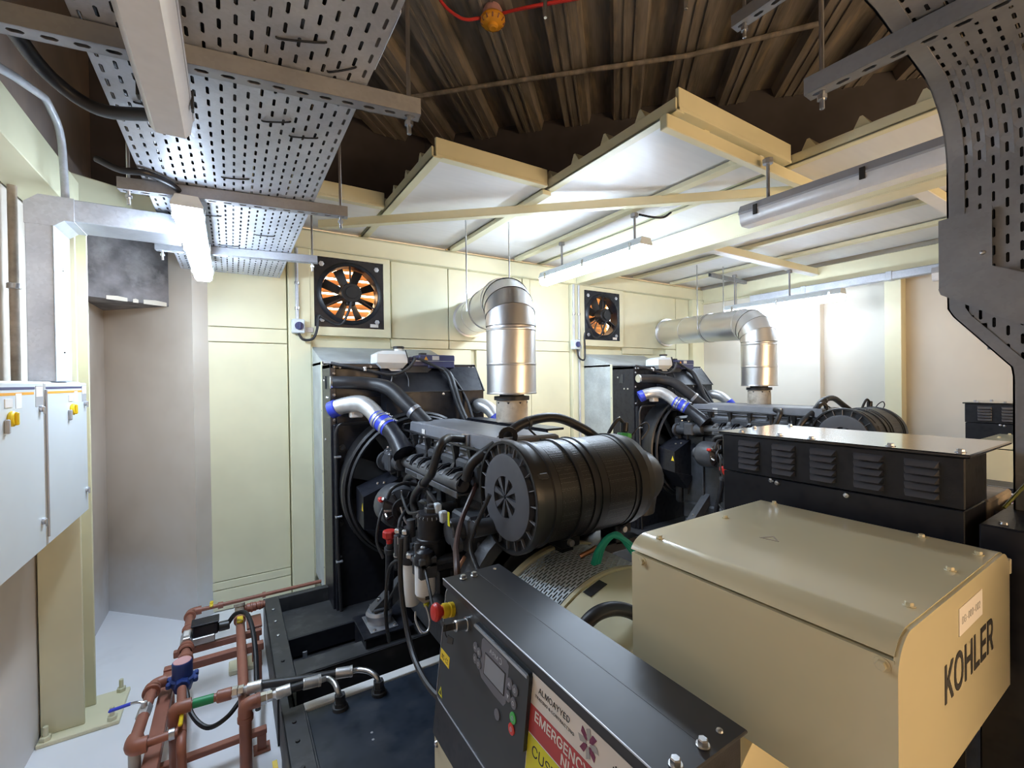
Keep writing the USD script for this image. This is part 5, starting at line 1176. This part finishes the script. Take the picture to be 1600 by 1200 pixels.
# ---- cream terminal box on the alternator
tb = g('terminal_box', prism(Polygon([(.853, .985), (1.507, .985), (1.507, 1.262), (.853, 1.262)]), (0, .80, 0), (1, 0, 0), (0, 0, 1), .53), GENCREAM, label='cream terminal box with rounded lid')
lp = affinity.translate(rpoly(.664, .30, .068, 10), .848, 1.0).intersection(sbox(.8, 1.2655, 1.6, 1.4)).union(sbox(.8, 0, .801, .001)).intersection(sbox(.84, 1.2, 1.6, 1.4))
lp = sbox(.848, 1.268, 1.512, 1.30).intersection(affinity.translate(rpoly(.664, .40, .062, 10), .848, .90))
g('lid', prism(lp, (0, .806, 0), (1, 0, 0), (0, 0, 1), .535), GENCREAM, tb)
g('lid_lip', bx(1.507, 1.516, .262, .80, 1.24, 1.275, .002), GENCREAM, tb)
ep = sbox(.850, .985, 1.509, 1.298).intersection(affinity.translate(rpoly(.659, .60, .060, 10), .850, .698))
g('end_plate', prism(ep, (0, .272, 0), (1, 0, 0), (0, 0, 1), .0075), GENCREAM, tb)
for x, y in ((.905, .755), (1.19, .76), (1.45, .76), (1.44, .40), (.99, .292), (1.24, .30), (1.40, .292)):
    g('lid_bolt', hexbolt((x, y, 1.30), (0, 0, 1), .0065, .006), GENCREAM, tb)
g('side_bolt', hexbolt((.853, .765, 1.250), (-1, 0, 0), .008, .007), GENCREAM, tb)
g('side_bolt', hexbolt((.853, .285, 1.250), (-1, 0, 0), .008, .007), GENCREAM, tb)
g('latch', bx(.845, .853, .784, .80, .988, 1.0, .002), BLACKD, tb)
g('warning_mark', prism(Polygon([(-.022, -.016), (.022, -.016), (0, .020)], [[(-.015, -.012), (.015, -.012), (0, .012)]]), (1.13, .60, 1.3002), nrm(A(.2, -1, 0)), nrm(A(1, .2, 0)), .0006), LAGGING, tb)
g('lettering', letters('KOHLER', (1.060, .2644, 1.117), (1, 0, 0), (0, 0, 1), .066, .0006, True, width=.308), INK, tb, label='black KOHLER lettering')
g('id_label', bx(1.139, 1.287, .2632, .2645, 1.212, 1.264, .0004), OFFW, tb, label='white paper number label')
g('id_print', letters('DG-000-002', (1.155, .2631, 1.231), (1, 0, 0), (0, 0, 1), .014, .0003, False, width=.115), GREYP, tb)

# ---- black control console at the left side, leaning face
cn_ex, cn_eu = A(0, -1, 0), nrm(A(.12, 0, 1))
cn_n = np.cross(cn_ex, cn_eu)
def con(y, z, off=0.0): return A(.411 + .12 * z, y, z) + cn_n * off
cs = g('control_console', prism([(.545, 1.097), (.722, 1.097), (.722, .655), (.492, .655), (.4975, .70)], (0, 1.256, 0), (1, 0, 0), (0, 0, 1), .818), BLACK, label='black control console with display facing the left')
g('top_cover', [bx(.534, .732, .430, 1.264, 1.097, 1.103, .002), bx(.5345, .5375, .430, 1.264, 1.082, 1.100, .0008)], SATINB, cs)
g('cover_edge', bx(.5335, .5365, .430, 1.264, 1.1005, 1.1042, .001), SILVER, cs)
g('cover_crease', bx(.640, .6415, .44, 1.255, 1.1025, 1.1034, .0003), BLACKD, cs)
def conrect(y0, y1, z0, z1, t, r=.0, off=0.0):
    # rectangle between far edge y0 and near edge y1
    w, h = y0 - y1, (z1 - z0) / cn_eu[2]
    pg = rpoly(w, h, r) if r else sbox(0, 0, w, h)
    return prism(pg, con(y0, z0, off), cn_ex, cn_eu, t)
g('door', conrect(1.240, .455, .772, 1.084, .004, .022, 0.0), CHARC, cs)
w, h = 1.243 - .452, (1.087 - .769) / cn_eu[2]
g('door_seal', prism(rpoly(w, h, .024).difference(affinity.translate(rpoly(w - .006, h - .006, .021), .003, .003)), con(1.243, .769, 0.0), cn_ex, cn_eu, .0055), SILVER, cs)
# emergency stop, key switch
def cap(y, z, prof, n=26): return lathe(prof, con(y, z, .003), cn_n, n)
g('stop_button_base', cap(1.188, 1.041, [(0, 0), (.0205, 0), (.0205, .012), (.017, .014), (.017, .017), (.0205, .019), (.0205, .030), (.018, .034), (0, .034)]), YELLOW, cs, label='yellow emergency stop collar')
g('stop_button', cap(1.188, 1.041, [(.013, .034), (.013, .040), (.021, .043), (.025, .050), (.025, .056), (.020, .062), (.008, .065), (0, .065)]), RED, cs, label='red emergency stop button')
g('key_switch', cap(1.088, 1.045, [(0, 0), (.018, 0), (.018, .010), (.0145, .011), (.0145, .040), (.012, .043), (0, .043)]), STEEL, cs)
k0 = con(1.088, 1.045, .046)
g('key', [bar(k0, k0 + cn_n * .03 + A(0, .004, -.002), .003, .018), prism(Polygon([(0, 0), (.022, .004), (.026, .020), (.004, .022)]), k0 + A(-.012, .018, -.048), nrm(A(.3, -1, 0)), (0, 0, 1), .003), tube([k0 + cn_n * .02, k0 + cn_n * .024 + A(0, .006, -.015), k0 + cn_n * .018 + A(0, .01, -.03)], .0015, 6), hull([k0 + cn_n * .02 + A(0, a, b) for a, b in ((0, .008), (.028, .004), (.03, -.006), (0, -.006))] + [k0 + cn_n * .024 + A(0, a, b) for a, b in ((0, .008), (.028, .004), (.03, -.006), (0, -.006))])], PLASTIC, cs)
# control module
cm = g('control_module', conrect(1.036, .784, .914, 1.074, .012, .008, .003), CHARC, cs)
g('module_trim', conrect(1.034, .790, 1.064, 1.070, .003, .0, .0145), SILVER, cs)
kp = Polygon([(0, .018), (.012, .006), (.075, 0.0), (.118, .0), (.128, .012), (.128, .094), (.116, .100), (.008, .100), (0, .092)])
g('keypad_film', prism(kp, con(.990, .960, .015), cn_ex, cn_eu, .0006), BEZEL, cs)
g('screen_frame', conrect(.969, .872, .9805, 1.0315, .0008, .002, .0156), INK, cs)
g('screen', conrect(.966, .875, .9835, 1.0285, .0008, .0, .0160), LCD, cs, label='grey display screen')
g('module_logo', letters('APM', con(.950, 1.040, .0156), cn_ex, cn_eu, .009, .0004, True, width=.040), SILVER, cs)
g('module_logo', prism(Point(0, 0).buffer(.007).difference(Point(0, 0).buffer(.0048)).difference(sbox(-.02, -.004, 0, .004)), con(.898, 1.0445, .0156), cn_ex, cn_eu, .0004), SILVER, cs)
for y, z, m_ in ((1.017, 1.020, BEZEL), (.997, 1.016, BEZEL), (1.013, .994, BEZEL), (.994, .990, BEZEL), (.852, 1.020, BEZEL), (.829, 1.018, BEZEL), (.854, .992, BEZEL), (.831, .990, BEZEL), (.829, .960, GREEN), (.831, .936, RED), (.892, .930, BEZEL)):
    b = g('button', cap(y, z, [(0, .0), (.0118, .0), (.0118, .0142), (.010, .0150), (0, .0150)], 22), m_, cs)
for y, z, s in ((1.017, 1.020, 0), (.997, 1.016, 1), (1.013, .994, 1), (.994, .990, 1), (.852, 1.020, 0), (.854, .992, 2), (.829, 1.018, 1), (.831, .990, 1), (.829, .960, 1), (.831, .936, 1)):
    pgs = (Polygon([(-.005, -.004), (.005, -.004), (0, .005)]), Point(0, 0).buffer(.0045).difference(Point(0, 0).buffer(.003)).union(sbox(-.0006, -.003, .0006, .006)), Polygon([(-.005, .004), (.005, .004), (0, -.005)]))
    g('button_mark', prism(pgs[s], con(y, z, .0181), cn_ex, cn_eu, .0003), SILVER, cs)
# stickers
g('hazard_label', conrect(1.250 - .012, 1.178, .880, .910, .0008, 0, .004), YELLOW, cs, label='yellow label')
g('label_print', letters('W1-C2', con(1.231, .887, .0049), cn_ex, cn_eu, .013, .0003, False, width=.046), INK, cs)
g('warning_triangle', prism(Polygon([(-.014, 0), (.014, 0), (0, .026)]), con(1.217, .785, .004), cn_ex, cn_eu, .0006), YELLOWB, cs)
g('warning_triangle', prism(Polygon([(-.007, .005), (.007, .005), (0, .018)]), con(1.217, .785, .0048), cn_ex, cn_eu, .0003), INK, cs)
st = conrect(.786, .470, .790, 1.0765, .0006, 0, .0045)
g('sticker', st, OFFW, cs, label='service contact sticker')
g('sticker_band', conrect(.784, .472, .960, 1.016, .0004, 0, .0052), REDB, cs, label='red sticker band')
g('sticker_band', conrect(.784, .472, .800, .957, .0004, 0, .0052), YELLOWB, cs, label='yellow sticker band')
def stext(s, y, z, h, m_, wdt, bold=False): g('sticker_print', letters(s, con(y, z, .0057), cn_ex, cn_eu, h, .0003, bold, width=wdt), m_, cs)
stext('ALMOAYYED', .760, 1.049, .0115, INK, .100)
stext('TRADING & CONTRACTING', .770, 1.036, .0055, INK, .125)
stext('EMERGENCY', .766, .991, .019, OFFW, .168, True)
stext('NUMBERS', .676, .966, .019, OFFW, .13, True)
stext('CUSTOMER', .766, .923, .021, INK, .170)
stext('SERVICE', .66, .893, .021, INK, .12)
lc = con(.607, 1.0475, .0057)
for k in range(8):
    a = math.radians(k * 45 + 8)
    e, s = cn_ex * math.cos(a) + cn_eu * math.sin(a), -cn_ex * math.sin(a) + cn_eu * math.cos(a)
    q = [lc + e * .004 - s * .0005, lc + e * .011 - s * .0065, lc + e * .027 - s * .0060, lc + e * .022 + s * .0045, lc + e * .009 + s * .003]
    g('sticker_logo', hull(q + [p + cn_n * .0003 for p in q]), PURPLE if k % 2 else GREYP, cs)
for (y, z, pts) in ((.545, 1.045, [(0, .006), (.004, 0), (.012, 0), (.016, .008)]), (.545, 1.045, [(.020, .010), (.021, 0)]), (.545, 1.045, [(.025, .010), (.026, 0), (.034, 0), (.036, .007)]), (.545, 1.045, [(.005, .009), (.0065, .010)]), (.512, 1.062, [(0, .007), (.006, .009), (.003, 0), (-.002, -.004)]), (.512, 1.062, [(.010, .010), (.011, .001), (.018, .0), (.020, .006)]), (.512, 1.062, [(.026, .006), (.028, -.001), (.022, -.006)]), (.512, 1.062, [(.026, .011), (.0275, .012)])):
    g('sticker_print', tube([con(y, z, .0058) + cn_ex * a + cn_eu * b for a, b in pts], .0011, 6, 4), INK, cs)
for y in (1.226, .452):
    for x in (.585, .622) if y > 1 else (.572, .640):
        c = A(x, y, 1.103)
        g('cover_bolt', [cyl(c, c + A(0, 0, .003), .0115, 18), lathe([(0, .003), (.0085, .003), (.0085, .010), (.007, .012), (0, .012)], c, (0, 0, 1), 6)], STEEL, cs)
g('cover_rivet', lathe([(0, 0), (.006, 0), (.005, .003), (0, .004)], (.69, .455, 1.103), (0, 0, 1), 14), STEEL, cs)
g('cover_rivet', lathe([(0, 0), (.006, 0), (.005, .003), (0, .004)], (.70, 1.235, 1.103), (0, 0, 1), 14), STEEL, cs)
pn = g('console_stand', bx(.498, .71, .44, 1.262, .236, .652, .004), GENCREAM, label='cream stand below the console')
g('stand_bolt', lathe([(0, 0), (.010, 0), (.008, .006), (0, .008)], (.498, 1.24, .63), (-1, 0, 0), 12), STEEL, pn)
g('stand_warning', prism(Polygon([(-.02, 0), (.02, 0), (0, .035)], [[(-.014, .004), (.014, .004), (0, .028)]]), (.4975, 1.21, .53), (0, -1, 0), (0, 0, 1), .0006), YELLOW, pn)

# ---- black louvred cabinet on the right side
lv = g('louvred_cabinet', [bx(1.545, 1.735, .345, .995, 1.36, 1.492, .003), bx(1.5475, 1.735, .347, .993, .236, 1.357, .002)], BLACK, label='black louvred cabinet with a flat lid')
g('cabinet_lid', bx(1.533, 1.935, .333, 1.005, 1.492, 1.502, .003), GLOSSB, lv)
for x, y in ((1.56, .93), (1.565, .80), (1.56, .70), (1.90, .93), (1.565, .50), (1.575, .36), (1.73, .98)):
    g('lid_bolt', hexbolt((x, y, 1.502), (0, 0, 1), .008, .007), SILVER, lv)
for k in range(5):
    y = .895 - k * .1165
    for j in range(5):
        z = 1.476 - j * .0205
        P = [(1.545, y - .036, z), (1.545, y + .036, z), (1.545, y - .036, z - .017), (1.545, y + .036, z - .017), (1.528, y - .029, z - .0165), (1.528, y + .029, z - .0165), (1.536, y - .034, z - .006), (1.536, y + .034, z - .006)]
        g('louvre', hull(P), LOUVM, lv)
for y, z in ((.80, 1.345), (.60, 1.345), (.82, 1.35)):
    g('side_bolt', lathe([(0, 0), (.009, 0), (.007, .005), (0, .006)], (1.547, y, z), (-1, 0, 0), 14), STEEL, lv)
bc = g('breaker_cabinet', bx(1.560, 2.05, -.35, .325, .236, 1.332, .004), BLACK)
for y in (.29, .12):
    g('top_bolt', lathe([(0, 0), (.009, 0), (.007, .005), (0, .006)], (1.60, y, 1.332), (0, 0, 1), 14), STEEL, bc)

copy_of(G, (MOD, 0, 0), 'far diesel generator set mostly hidden behind the near one, before the white right wall')
